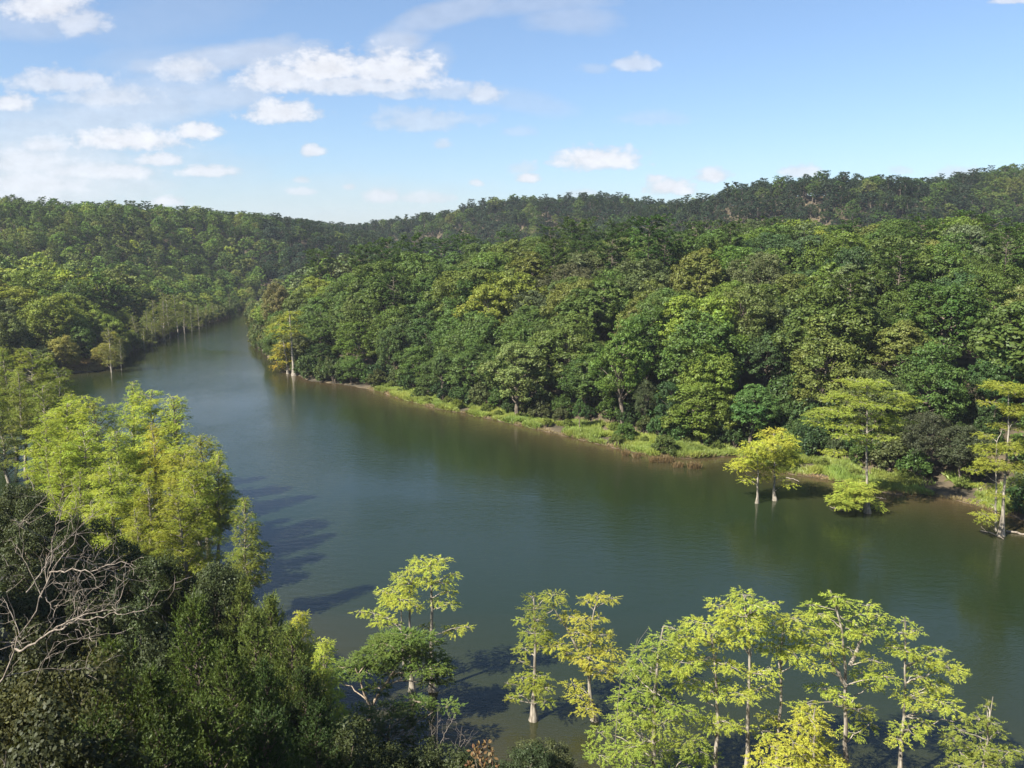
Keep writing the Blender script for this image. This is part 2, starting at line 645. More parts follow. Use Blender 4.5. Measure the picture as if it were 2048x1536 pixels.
def build_setting():
    fr = np.radians(np.arange(-42, 42.01, .28))
    bk = np.radians(np.arange(45, 315.1, 5))
    az = np.concatenate([fr, bk, [fr[0] + 2 * math.pi]])
    rr = np.concatenate([[.5, 1.5, 3, 4.5, 6, 7.5, 9], 10 * 1.019 ** np.arange(0, 330)])
    rr = rr[rr < 4200]
    x, y = polar_grid(az, rr)
    h, d = terrain(x, y)
    far = np.hypot(x, y)
    h = np.where(far > 2500, np.minimum(h, 20) * (1 - sm(far, 2500, 4000)), h)
    silt = (1 - sm(np.abs(d), .3, 1.3)) * .8 * sm(x / np.maximum(y, 1), -.2, -.1)
    dirt = np.zeros(len(x))
    for (px, py, D, r) in [(1556, 782, 152, 1.6), (1500, 738, 158, 1.2), (1270, 885, 143, 1.6), (1272, 872, 145, 1.3), (1276, 893, 141, 1.8)]:
        p = at(px, py, D)
        dirt = np.maximum(dirt, 1 - sm(np.hypot(x - p[0], y - p[1]), r * .6, r * 1.4))
    silt = np.maximum(silt, dirt)
    me = grid_mesh("ground", x, y, h, len(rr), len(az), {'silt': silt, 'rock': rock_field(x, y)}, ground_material())
    o = mesh_obj("ground", me)
    prop(o, "brown forest floor and bluff under the trees", "ground", kind='structure')

    # water
    mt, N, L = mat_new("river_water")
    out = N.new('ShaderNodeOutputMaterial')
    bs = N.new('ShaderNodeBsdfPrincipled')
    bs.inputs['Roughness'].default_value = .03
    bs.inputs['IOR'].default_value = 1.42
    a = N.new('ShaderNodeAttribute')
    a.attribute_name = 'shallow'
    tc = N.new('ShaderNodeTexCoord')
    cl = N.new('ShaderNodeTexNoise')
    cl.inputs['Scale'].default_value = .07
    cl.inputs['Detail'].default_value = 4
    L.new(tc.outputs['Object'], cl.inputs[0])
    mul = N.new('ShaderNodeMath')
    mul.operation = 'MULTIPLY_ADD'
    L.new(cl.outputs[0], mul.inputs[0])
    mul.inputs[1].default_value = .5
    mul.inputs[2].default_value = -.25
    ad = N.new('ShaderNodeMath')
    ad.operation = 'ADD'
    ad.use_clamp = True
    mm = N.new('ShaderNodeMath')
    mm.operation = 'MULTIPLY_ADD'
    L.new(a.outputs['Fac'], mm.inputs[0])
    L.new(mul.outputs[0], mm.inputs[1])
    L.new(a.outputs['Fac'], mm.inputs[2])
    L.new(mm.outputs[0], ad.inputs[0])
    ad.inputs[1].default_value = 0
    cr = N.new('ShaderNodeValToRGB')
    e = cr.color_ramp.elements
    e[0].position, e[0].color = 0, (.0120, .0215, .0085, 1)
    e[1].position, e[1].color = 1, (.062, .044, .022, 1)
    k = e.new(.35)
    k.color = (.034, .032, .013, 1)
    L.new(ad.outputs[0], cr.inputs[0])
    L.new(cr.outputs[0], bs.inputs['Base Color'])
    heights = None
    for sc, dist, stretch, rot in ((1.9, .038, 3.0, .62), (.55, .050, 2.2, .40), (5.0, .012, 1.8, .8)):
        mp = N.new('ShaderNodeMapping')
        mp.inputs['Rotation'].default_value = (0, 0, rot)
        mp.inputs['Scale'].default_value = (sc, sc * stretch, 1)
        L.new(tc.outputs['Object'], mp.inputs[0])
        nz = N.new('ShaderNodeTexNoise')
        nz.inputs['Scale'].default_value = 1
        nz.inputs['Detail'].default_value = 2
        L.new(mp.outputs[0], nz.inputs[0])
        mu = N.new('ShaderNodeMath')
        mu.operation = 'MULTIPLY'
        L.new(nz.outputs[0], mu.inputs[0])
        mu.inputs[1].default_value = dist
        if heights is None:
            heights = mu.outputs[0]
        else:
            s = N.new('ShaderNodeMath')
            s.operation = 'ADD'
            L.new(heights, s.inputs[0])
            L.new(mu.outputs[0], s.inputs[1])
            heights = s.outputs[0]
    bp = N.new('ShaderNodeBump')
    wn_ = N.new('ShaderNodeTexNoise')
    wn_.inputs['Scale'].default_value = .022
    wn_.inputs['Detail'].default_value = 3
    wn_.inputs['Distortion'].default_value = 1.2
    L.new(tc.outputs['Object'], wn_.inputs[0])
    wr = N.new('ShaderNodeMapRange')
    wr.inputs[1].default_value = .38
    wr.inputs[2].default_value = .64
    wr.inputs[3].default_value = .35
    wr.inputs[4].default_value = 1.0
    L.new(wn_.outputs[0], wr.inputs[0])
    L.new(wr.outputs[0], bp.inputs['Strength'])
    bp.inputs['Distance'].default_value = .7
    L.new(heights, bp.inputs['Height'])
    L.new(bp.outputs[0], bs.inputs['Normal'])
    L.new(bs.outputs[0], out.inputs[0])
    az = np.radians(np.arange(-66, 66.01, .5))
    rr = 30 * 1.018 ** np.arange(0, 170)
    x, y = polar_grid(az, rr)
    _, d = terrain(x, y)
    sh = np.exp(-np.maximum(-d, 0) / 5.5) * (1 + .5 * (vnoise(x, y, 14, 8) - .5))
    nearbank = (y < 75) & (np.abs(x) < 60)
    sh = np.where(nearbank, np.exp(-np.maximum(-d, 0) / 9.0) * .62, sh)
    sh = np.where(x < -60, sh * .45, sh)
    me = grid_mesh("water", x, y, np.zeros(len(x)), len(rr), len(az), {'shallow': sh}, mt)
    o = mesh_obj("river_water", me)
    prop(o, "calm green river water bending away between the wooded banks", "river", kind='structure')


build_setting()


# ------------------------------------------------------------------ tree makers (unit shapes, real size)
def make_broadleaf(name, seed, H=18.0, R=5.6, leaf=.36, lobes=30, clumps=14, per=44, low=.28, mats=(None, None), peaked=0.0, squash=.85):
    g = np.random.default_rng(seed)
    fb, tb = Buf(), Buf()
    zc = H * (low + 1) / 2
    zr = H * (1 - low) / 2
    k = 2 * math.pi * g.random()
    tb_top = H * .8
    tp = curve((0, 0, 0), (g.normal() * .4, g.normal() * .4, tb_top), g, 0, 7, .012)
    r0 = .016 * H + .06
    tb.tube(tp, np.linspace(r0 * 1.25, r0 * .25, 7), 7)
    # lobes spread evenly over a dome by a golden spiral
    for i in range(lobes):
        f = (i + .5) / lobes
        cz = 1 - 1.75 * f
        a = k + i * 2.39996 + g.normal() * .25
        s = math.sqrt(max(0, 1 - cz * cz))
        rad = .64 + g.normal() * .11
        if cz > .3:
            s *= 1 - peaked * (cz - .3)
        lc = np.array([math.cos(a) * s * R * rad, math.sin(a) * s * R * rad, zc + cz * zr * (rad + .08)])
        lr = R * (.25 + .15 * g.random())
        tz = min(tb_top * .95, max(H * .16, lc[2] - lr - .28 * math.hypot(lc[0], lc[1]) - .8))
        j = tz / tb_top * 6
        j0 = int(j)
        p0 = tp[j0] + (tp[min(6, j0 + 1)] - tp[j0]) * (j - j0)
        br = curve(p0, lc, g, .05, 5, .05)
        tb.tube(br, np.linspace(r0 * .38, .03, 5), 4)
        dirs = rdir(clumps, g)
        outw = unit(lc - np.array([0, 0, zc - zr * .3]))
        dirs = unit(dirs + outw * .45 + np.array([0, 0, .25]))
        cc = lc + dirs * lr * (.7 + .35 * g.random((clumps, 1)))
        cr = lr * (.26 + .22 * g.random(clumps))
        hue_l = .5 + g.normal() * .006
        val_l = 1 + g.normal() * .07
        n = clumps * per
        ci = np.repeat(np.arange(clumps), per)
        off = rdir(n, g) * (.35 + .65 * g.random((n, 1)) ** .5)
        off[:, 2] *= squash
        C = cc[ci] + off * cr[ci][:, None]
        Nn = unit(unit(off) * .75 + np.array([0, 0, .25]) + dirs[ci] * .35 + g.normal(size=(n, 3)) * .38)
        A = np.cross(Nn, rdir(n, g))
        sz = leaf * (.65 + .7 * g.random(n))
        leaves(fb, C, A, Nn, sz, sz * .62, val_l * (1 + g.normal(size=n) * .16), hue_l + g.normal(size=n) * .006)
    return fb.mesh(name + "_crown", mats[0] or M_LEAF), tb.mesh(name + "_trunk", mats[1] or M_BARK, True)


def make_pine(name, seed, H=22.0, R=3.6, needle=.55, crown=.5, nb=38, per=26, mats=(None, None)):
    g = np.random.default_rng(seed)
    fb, tb = Buf(), Buf()
    tp = curve((0, 0, 0), (g.normal() * .5, g.normal() * .5, H * .97), g, 0, 8, .006)
    tb.tube(tp, np.linspace(.28, .05, 8), 7)
    for i in range(nb):
        f = (i + .5) / nb
        z = H * (crown + (1 - crown) * f * .99)
        w = math.sin(math.pi * min(1, (.18 + .82 * (1 - f)) ** .75)) ** .6 if f < .95 else .3
        w = max(.25, w)
        a = i * 2.39996 + g.normal() * .4
        ln = R * w * (.65 + .45 * g.random())
        j = z / (H * .97) * 7
        j0 = min(6, int(j))
        p0 = tp[j0] + (tp[j0 + 1] - tp[j0]) * min(1, j - j0)
        end = p0 + np.array([math.cos(a) * ln, math.sin(a) * ln, ln * (.15 + .5 * f)])
        tb.tube(curve(p0, end, g, -.05, 4, .03), [.07, .05, .035, .02], 4)
        tufts = max(4, int(2 + ln * 2.2))
        val_l = 1 + g.normal() * .1
        for t in range(tufts):
            q = p0 + (end - p0) * (.45 + .6 * g.random()) + g.normal(size=3) * np.array([.38, .38, .12]) * (ln * .38)
            n = per
            off = rdir(n, g)
            off[:, 2] = np.abs(off[:, 2]) * .8 - .15
            C = q + off * .42 * (.5 + .6 * g.random((n, 1)))
            A = unit(off + g.normal(size=(n, 3)) * .35)
            Nn = unit(np.array([0, 0, 1.]) + g.normal(size=(n, 3)) * .6)
            leaves(fb, C, A, Nn, needle * (.7 + .5 * g.random(n)), needle * .26, val_l * (1 + g.normal(size=n) * .15), .5 + g.normal(size=n) * .005)
    return fb.mesh(name + "_crown", mats[0] or M_NEEDLE), tb.mesh(name + "_trunk", mats[1] or M_BARK, True)


def feather_pad(fb, tb, c, rx, ry, rz, g, leaf=.2, dens=11.0, hue=.5, val=1.0, droop=.35, twigs=5, core=None, wid=.36):
    """a flat ragged plate of feathery sprays round the end of a bough"""
    area = math.pi * rx * ry
    ns = max(10, int(area * dens))
    r = np.sqrt(g.random(ns)) * (.85 + .3 * g.random(ns))
    a = g.random(ns) * 2 * math.pi
    lob = 1 + .22 * np.sin(a * 3 + g.random() * 6) + .14 * np.sin(a * 5 + g.random() * 6)
    S = np.stack([np.cos(a) * r * rx * lob, np.sin(a) * r * ry * lob, (g.random(ns) - .45) * 2 * rz * (1.1 - r * .55)], 1)
    S[:, 2] -= (r ** 2) * rz * .35
    outd = unit(np.stack([np.cos(a) * (.4 + r), np.sin(a) * (.4 + r), -.15 - droop * g.random(ns)], 1) + g.normal(size=(ns, 3)) * .35)
    m = 13 if leaf > .12 else 21
    spl = leaf * (2.6 if leaf > .12 else 3.6)
    si = np.repeat(np.arange(ns), m)
    t = np.tile(np.linspace(0, 1, m), ns) + g.normal(size=ns * m) * .04
    side = unit(np.cross(outd, np.array([0, 0, 1.])))[si] * np.tile([1, -1] * m, ns)[:ns * m, None]
    A = unit(outd[si] * .6 + side * .9 + g.normal(size=(ns * m, 3)) * .38)
    ln = leaf * (.7 + .6 * g.random(ns * m)) * (1.15 - .5 * np.clip(t, 0, 1))
    C = c + S[si] + outd[si] * (t * spl)[:, None] + A * (ln * .4)[:, None]
    Nn = unit(np.array([-.15, -.12, 1.0]) + g.normal(size=(ns * m, 3)) * .36)
    vs = (1 + g.normal(size=ns) * .10)[si] * (1 + g.normal(size=ns * m) * .10) * val
    hs = hue + (g.normal(size=ns) * .007)[si]
    leaves(fb, C, A, Nn, ln, ln * wid, vs, hs)
    if tb is not None:
        core = c if core is None else core
        for k in range(twigs):
            aa = g.random() * 2 * math.pi
            e = c + np.array([math.cos(aa) * rx * .85, math.sin(aa) * ry * .85, (g.random() - .4) * rz])
            tb.tube(curve(core, e, g, .03, 4, .05), [.022, .016, .011, .006], 3)


def make_cypress(name, seed, H=16.0, R=3.4, leaf=.26, dens=7.0, start=.25, nb=30, flat=True, mats=(None, None), wid=.36):
    g = np.random.default_rng(seed)
    fb, tb = Buf(), Buf()
    tp = curve((0, 0, -1.0), (g.normal() * .5, g.normal() * .5, H * .97), g, 0, 9, .008)
    rad = np.array([.62, .30, .24, .21, .19, .16, .12, .09, .04]) * (H / 16)
    tb.tube(tp, rad, 8)
    for i in range(nb):
        f = (i + .5) / nb
        z = H * (start + (1 - start) * f)
        a = i * 2.39996 + g.normal() * .5
        prof = (1 - f) ** .6 * .8 + .2 if flat else (1 - f) ** .8 * .95 + .12
        prof *= .55 + .45 * min(1, f * 3 + .3)
        ln = R * prof * (.6 + .6 * g.random())
        j = max(.1, (z - .5 - ln * .25) / (H * .97)) * 8
        j0 = min(7, int(j))
        p0 = tp[j0] + (tp[j0 + 1] - tp[j0]) * min(1, j - j0)
        end = np.array([tp[j0][0] + math.cos(a) * ln, tp[j0][1] + math.sin(a) * ln, z])
        tb.tube(curve(p0, end, g, .04, 5, .035), np.linspace(.075, .02, 5), 4)
        rx = (.42 + ln * .27) * (.75 + .5 * g.random())
        feather_pad(fb, tb, end, rx, rx * (.7 + .5 * g.random()), .22 + .2 * g.random(), g, leaf, dens, .5 + g.normal() * .006, 1 + g.normal() * .09, twigs=3, wid=wid)
        if ln > R * .5:
            mid = p0 + (end - p0) * .55 + np.array([g.normal() * .3, g.normal() * .3, .15])
            feather_pad(fb, None, mid, rx * .7, rx * .6, .22, g, leaf, dens, .5, 1 + g.normal() * .09, wid=wid)
    return fb.mesh(name + "_crown", mats[0] or M_FEATHER), tb.mesh(name + "_trunk", mats[1] or M_PALE, True)


def make_cedar(name, seed, H=10.0, R=2.6, leaf=.115, nb=120, per=22, mats=(None, None)):
    """dense ragged cone of upswept scaly sprays, dark trunk"""
    g = np.random.default_rng(seed)
    fb, tb = Buf(), Buf()
    tp = curve((0, 0, -.5), (g.normal() * .3, g.normal() * .3, H * .97), g, 0, 8, .012)
    tb.tube(tp, np.linspace(.17, .02, 8) * (H / 10), 6)
    for i in range(nb):
        f = (i + .5) / nb
        z = H * (.08 + .92 * f)
        a = i * 2.39996 + g.normal() * .4
        prof = (1 - f) ** .8 * (.85 + .35 * g.random()) + .06
        ln = R * prof
        j = max(0.05, z / (H * .97) - .05) * 7
        j0 = min(6, int(j))
        p0 = tp[j0] + (tp[j0 + 1] - tp[j0]) * min(1, j - j0)
        end = np.array([p0[0] + math.cos(a) * ln, p0[1] + math.sin(a) * ln, z + ln * .25])
        tb.tube(curve(p0, end, g, -.04, 4, .04), [.035, .026, .018, .01], 4)
        ns = max(5, int(per * (.4 + ln / R)))
        t = .3 + .75 * g.random(ns)
        S = p0 + (end - p0) * t[:, None] + g.normal(size=(ns, 3)) * np.array([.2, .2, .12]) * (.5 + ln * .45)
        d = unit((end - p0) * .45 + np.array([0, 0, ln * .35 + .25]) + g.normal(size=(ns, 3)) * .45)
        m = 16
        si = np.repeat(np.arange(ns), m)
        tt = np.tile(np.linspace(0, 1, m), ns)
        A = unit(d[si] * .9 + rdir(ns * m, g) * .7)
        lnn = leaf * (.7 + .6 * g.random(ns * m)) * (1.2 - .6 * tt)
        C = S[si] + d[si] * (tt * leaf * 3.6)[:, None] + A * (lnn * .4)[:, None]
        Nn = unit(g.normal(size=(ns * m, 3)) + np.array([0, 0, .8]) + A * 0)
        vs = (1 + g.normal(size=ns) * .12)[si] * (1 + g.normal(size=ns * m) * .12)
        hs = .5 + (g.normal(size=ns) * .006)[si]
        leaves(fb, C, A, Nn, lnn, lnn * .42, vs, hs)
    return fb.mesh(name + "_crown", mats[0] or M_NEEDLE), tb.mesh(name + "_trunk", mats[1] or M_CEDARBARK, True)


def make_bush(name, seed, H=3.0, R=2.0, leaf=.22, lobes=12, clumps=11, per=34, mats=(None, None)):
    g = np.random.default_rng(seed)
    fb, tb = Buf(), Buf()
    for i in range(lobes):
        a = i * 2.39996
        f = (i + .5) / lobes
        rr = math.sqrt(f) * R * .72
        lc = np.array([math.cos(a) * rr, math.sin(a) * rr, H * (.72 - .42 * f + g.normal() * .07)])
        lr = R * (.30 + .12 * g.random())
        tb.tube(curve((g.normal() * .15, g.normal() * .15, -.2), lc, g, .02, 4, .05), [.06, .05, .03, .015], 4)
        dirs = unit(rdir(clumps, g) + np.array([0, 0, .3]))
        cc = lc + dirs * lr * .8
        n = clumps * per
        ci = np.repeat(np.arange(clumps), per)
        off = rdir(n, g) * (.3 + .7 * g.random((n, 1)))
        C = cc[ci] + off * lr * .45
        C[:, 2] = np.maximum(C[:, 2], .02)
        Nn = unit(off * .5 + np.array([0, 0, .6]) + g.normal(size=(n, 3)) * .45)
        sz = leaf * (.6 + .8 * g.random(n))
        leaves(fb, C, np.cross(Nn, rdir(n, g)), Nn, sz, sz * .6, (1 + g.normal() * .06) * (1 + g.normal(size=n) * .16), .5 + g.normal(size=n) * .007)
    return fb.mesh(name + "_foliage", mats[0] or M_LEAF), tb.mesh(name + "_stem", mats[1] or M_BARK, True)


# prototypes ---------------------------------------------------------------
BL = [make_broadleaf("broadleaf_tree", 10 + i, H=h, R=r, leaf=lf * .8, lobes=lo, low=lw, peaked=pk)
      for i, (h, r, lf, lo, lw, pk) in enumerate([
          (18, 5.8, .44, 32, .22, 0), (18, 5.2, .42, 28, .25, .3), (18, 6.4, .46, 36, .28, 0), (18, 4.8, .40, 28, .2, .5),
          (18, 5.6, .50, 30, .25, .2), (18, 6.0, .38, 34, .3, .0), (18, 5.4, .46, 30, .12, .3), (18, 4.6, .42, 26, .3, .6)])]
BLE = [make_broadleaf('edge_tree', 30 + i, H=18, R=6.2, leaf=.37, lobes=38, low=.03, peaked=.3) for i in range(3)]
PN = [make_pine("pine_tree", 40 + i, H=22, R=r, crown=c, nb=n) for i, (r, c, n) in enumerate([(4.0, .45, 40), (3.6, .52, 36), (4.6, .58, 36), (3.3, .38, 46)])]
CY = [make_cypress("cypress_tree", 60 + i, R=r, start=s, nb=n, flat=fl) for i, (r, s, n, fl) in enumerate(
    [(3.6, .22, 34, True), (3.0, .30, 30, True), (4.0, .34, 34, True), (2.6, .18, 32, False)])]
M_DARKBARK = bark_mat('dark_cedar_bark', (.05, .038, .03), (.14, .11, .085), 10)
CD = [make_cedar("cedar_tree", 80 + i, R=r, mats=(M_NEEDLE, M_DARKBARK)) for i, r in enumerate((2.6, 3.0, 2.2))]
NB = [make_broadleaf("slope_tree", 95 + i, H=9, R=3.2, leaf=.135, lobes=30, clumps=16, per=70, low=.1) for i in range(2)]
BU = [make_bush("shrub", 110 + i) for i in range(4)]

counts = {}


def put(kind, protos, i, x, y, h, H0, label, cat, group, tint, rz=None, wide=1.0, parts=('trunk', 'crown'), z=None):
    me_c, me_t = protos[i % len(protos)]
    z = ground_z(x, y) if z is None else z
    s = h / H0
    rt = root(kind, (x, y, z - .05), rnd.uniform(0, 6.28) if rz is None else rz, (s * wide, s * wide * rnd.uniform(.88, 1.12), s))
    if kind in ('broadleaf_tree', 'cypress_tree'):
        rt.rotation_euler = (rnd.gauss(0, .035), rnd.gauss(0, .035), rt.rotation_euler[2])
    t = mesh_obj(parts[0], me_t, rt)
    c = mesh_obj(parts[1], me_c, rt)
    c.color = (*tint, 1)
    prop(rt, label, cat, group)
    counts[kind] = counts.get(kind, 0) + 1
    return rt


# base colours of the foliage; shady green has cloud shade put into it
TINTS = {
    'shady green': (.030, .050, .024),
    'deep green': (.062, .100, .022), 'mid green': (.084, .132, .028), 'fresh green': (.108, .168, .030), 'olive green': (.122, .150, .036),
    'greyish green': (.106, .132, .050), 'yellow-green': (.170, .215, .034), 'yellowing': (.210, .210, .045), 'bluish green': (.070, .118, .038),
}
PINE_T = (.058, .098, .022)


def vary(t, g=rnd, a=.12):
    k = 1 + g.gauss(0, a * .8)
    k = max(.7, min(1.35, k))
    return (t[0] * k * (1 + g.gauss(0, .06)), t[1] * k, t[2] * k * (1 + g.gauss(0, .08)))


def build_haze():
    mt, N, L = mat_new('haze_air')
    out = N.new('ShaderNodeOutputMaterial')
    v = N.new('ShaderNodeVolumePrincipled')
    v.inputs['Color'].default_value = (.80, .88, 1.0, 1)
    v.inputs['Density'].default_value = 0.00014
    v.inputs['Anisotropy'].default_value = 0.2
    L.new(v.outputs[0], out.inputs['Volume'])
    b = Buf()
    x0, x1, y0, y1, z0, z1 = -4300, 4300, -4300, 4300, -6, 150
    P = np.array([[x0, y0, z0], [x1, y0, z0], [x1, y1, z0], [x0, y1, z0], [x0, y0, z1], [x1, y0, z1], [x1, y1, z1], [x0, y1, z1]], float)
    Q = [(0, 3, 2, 1), (4, 5, 6, 7), (0, 1, 5, 4), (1, 2, 6, 5), (2, 3, 7, 6), (3, 0, 4, 7)]
    me = bpy.data.meshes.new('haze')
    me.from_pydata([tuple(p) for p in P], [], Q)
    me.materials.append(mt)
    o = mesh_obj('haze', me)
    prop(o, 'thin blue summer haze over the valley', 'haze', kind='stuff')


build_haze()
cy.volume_bounces = 0


#FOREST_BEGIN
# ------------------------------------------------------------------ forest beyond the river
LAND_MARKS = [(560, 'by the river bend'), (640, 'above the point cypress'), (760, 'right of the point cypress'),
              (830, 'where the grass begins'), (900, 'above the pointed tree'), (970, 'left of the sycamore'), (1050, 'behind the sycamore'), (1130, 'beside the sycamore'),
              (1240, 'above the vine column'), (1310, 'above the bank path'), (1400, 'above the round bush'), (1480, 'near the bright tree'),
              (1560, 'behind the yellow pair'), (1650, 'above the bare earth'), (1720, 'left of the lone cypress'), (1790, 'behind the lone cypress'), (1870, 'right of the lone cypress'),
              (1960, 'above the willow thicket'), (2100, 'behind the leaning cypress')]


def project(x, y, z):
    vx, vy, vz = x, y, z - CAM_Z
    zz = vy * math.cos(PITCH) - vz * math.sin(PITCH)
    up = vy * math.sin(PITCH) + vz * math.cos(PITCH)
    return 1024 + F * vx / zz, 768 - F * up / zz


occupied = []


def free(x, y, r):
    return all((x - a) ** 2 + (y - b) ** 2 > (r + c) ** 2 for a, b, c in occupied)


def hero(kind, protos, i, px, py_top, D, H0, label, tint, wide=1.0, cat='tree', group=None, rad=2.2):
    """a tree whose top shows at the given photo pixel, standing on the ground at distance D"""
    p = at(px, py_top, D)
    gz = ground_z(p[0], p[1])
    h = max(3.0, p[2] - gz)
    occupied.append((p[0], p[1], rad))
    return put(kind, protos, i, p[0], p[1], h, H0, label, cat, group, tint, wide=wide, z=gz)


T = TINTS
# trees that can be told apart on the opposite bank
H = 18
hero('sycamore_tree', BL, 6, 1035, 682, 161, H, 'rounded light green sycamore with big pale leaves low on the far bank', vary((.150, .200, .060), a=0), 1.35)
hero('broadleaf_tree', BL, 0, 1405, 578, 156, H, 'bright yellow-green broadleaf tree high above the grassy bank path', (.175, .240, .034), 1.25)
hero('broadleaf_tree', BL, 2, 1425, 690, 145, H, 'smaller yellow-green tree just below the bright one', (.140, .200, .032), 1.1)
hero('broadleaf_tree', BL, 3, 1250, 645, 150, H, 'fresh green layered tree left of the bright yellow-green one', (.10, .165, .030), 1.1)
hero('broadleaf_tree', BL, 4, 1505, 765, 137, H, 'lush mid green tree with large leaves behind the pair of yellow cypresses', (.078, .150, .036), 1.3)
hero('broadleaf_tree', BL, 1, 1560, 600, 158, H, 'tall grey-green oak standing above the patch of bare orange earth', (.060, .088, .036), 1.0)
hero('broadleaf_tree', BL, 5, 1900, 590, 150, H, 'wide rich green tree above the right end of the bank', (.055, .105, .026), 1.15)
hero('broadleaf_tree', BL, 2, 1700, 500, 178, H, 'big dark green tree with a pale dead stem showing beneath it', (.046, .082, .026), 1.0)
hero('broadleaf_tree', BL, 5, 1860, 825, 119, H, 'low dull grey-green willow thicket at the waterline right of the lone cypress', (.062, .072, .036), 1.2)
hero('broadleaf_tree', BL, 2, 1930, 850, 115, H, 'low dull grey-green willow beside the leaning cypress', (.060, .074, .034), 1.15)
hero('broadleaf_tree', BL, 6, 1340, 760, 143, H, 'vine-draped dark green tree above the round waterside bush', (.042, .085, .026), .85)
hero('broadleaf_tree', BL, 7, 1160, 795, 150, H, 'vine-covered green column standing on the grassy bank', (.060, .115, .026), .8)
hero('broadleaf_tree', BL, 7, 885, 700, 178, H, 'fresh green pointed tree at the start of the grassy bank', (.080, .130, .034), .85)
hero('broadleaf_tree', BL, 6, 775, 650, 198, H, 'light green vine-hung tree left of the grassy bank', (.080, .125, .034), .8)
hero('broadleaf_tree', BL, 0, 880, 590, 215, H, 'pale fresh green tree in the middle of the far slope', (.080, .130, .034), .9)
hero('broadleaf_tree', BL, 4, 700, 590, 224, H, 'yellowish green tree behind the yellow cypress of the point', (.110, .150, .034), .8)
hero('broadleaf_tree', BL, 5, 1150, 530, 200, H, 'pale tan-green tree left of the two tall pines', (.105, .110, .052), 1.1)
hero('broadleaf_tree', BL, 2, 1070, 555, 205, H, 'olive tree with tan leaf clusters on the far slope', (.085, .098, .046), 1.0)
hero('broadleaf_tree', BL, 0, 545, 560, 280, H, 'orange-tinged tree at the very tip of the wooded point', (.15, .14, .045), .8)
hero('broadleaf_tree', BL, 5, 1290, 760, 146, H, 'feathery grey-green tree between bank path and round bush', (.070, .092, .036), .75)
hero('broadleaf_tree', BL, 2, 2000, 700, 128, H, 'bushy mid green tree at the right edge behind the leaning cypress', (.050, .100, .026), 1.0)
for k, (px, py, D, wd, lb) in enumerate([
        (1300, 436, 205, 1.15, 'tall broad-topped pine rising above the forest in the centre'),
        (1225, 468, 212, 1.2, 'pine touching the tall broad-topped pine on its left side'),
        (1330, 470, 200, 1.0, 'slightly lower pine with bare lower trunk right of the tall one'),
        (720, 492, 250, 1.1, 'leftmost dark pine crown above the wooded point'),
        (770, 480, 255, 1.2, 'second dark pine crown above the wooded point'),
        (825, 474, 260, 1.1, 'round-headed pine right of the dark pine pair above the point'),
        (640, 505, 290, 1.0, 'small pine at the left shoulder of the wooded point'),
        (1100, 455, 270, 1.2, 'flat-topped pine on the skyline of the near forest left of centre'),
        (1930, 425, 235, 1.35, 'highest umbrella-shaped pine near the right edge of the forest skyline'),
        (1990, 440, 225, 1.3, 'second umbrella-shaped pine at the right of the forest skyline'),
        (1880, 442, 245, 1.2, 'umbrella-shaped pine left of the highest one on the skyline'),
        (1700, 442, 250, 1.2, 'lone flat pine crown on the skyline right of centre'),
        (2040, 450, 215, 1.2, 'pine crown cut by the right edge of the photo'),
        (1010, 468, 280, 1.1, 'pine above the pale trees left of centre'),
        (930, 476, 280, 1.1, 'pine standing between paler crowns above the point')]):
    hero('pine_tree', PN, k, px, py, D, 22, lb, vary((.052, .096, .018), a=.08), wd)

cands = []
g2 = random.Random(21)


def scatter(s, y0, y1, kinds):
    y = y0
    while y < y1:
        half = y * .66 + 8
        x = -half
        while x < half:
            cands.append((x + g2.uniform(-.38, .38) * s, y + g2.uniform(-.38, .38) * s, s))
            x += s
        y += s


scatter(8.8, 105, 330, None)
scatter(6.2, 330, 620, None)
scatter(7.2, 620, 1010, None)
scatter(13.0, 1010, 1800, None)
cx = np.array([c[0] for c in cands])
cyy = np.array([c[1] for c in cands])
ch, cd = terrain(cx, cyy)
db = sdist(np.stack([cx, cyy], 1), BLUFF)
rockv = rock_field(cx, cyy)
order = np.argsort(cyy)
NB_ = 700
prof = np.full(NB_, -9.0)
chosen = []
for i in order:
    x, y, z, d = cx[i], cyy[i], ch[i], cd[i]
    if d < (1.0 if x / y < -.15 else 2.5) or db[i] < 60 and y < 125:
        continue
    if rockv[i] > .45 and g2.random() < .8:
        continue
    if y < 340 and not free(x, y, 2.2):
        continue
    slope_l = x / y < -.30
    ridge = z > 26
    pine_p = .10 if y < 330 else (.22 if ridge else .18)
    if slope_l and y < 330: pine_p = .05
    if d < 18: pine_p = 0
    pine = g2.random() < pine_p
    if x / y > -.1 and y < 200 and d < 5.5 + 4 * g2.random():
        continue
    edge = min(1, .42 + d / 34)
    h = (g2.uniform(19, 23) if pine else g2.uniform(13.5, 21.0)) * edge
    if y > 330: h *= .62
    top = (z + h - CAM_Z) / y
    b = int((x / y + .7) / 1.4 * NB_)
    wdt = max(1, int(2.6 / y / 1.4 * NB_))
    lo, hi = max(0, b - wdt), min(NB_, b + wdt + 1)
    if lo >= hi:
        continue
    pm = prof[lo:hi].min()
    if top < pm - (.010 if y > 330 else .022):
        continue
    prof[lo:hi] = np.maximum(prof[lo:hi], (z + h * .78 - CAM_Z) / y)
    chosen.append((x, y, z, d, h, pine))


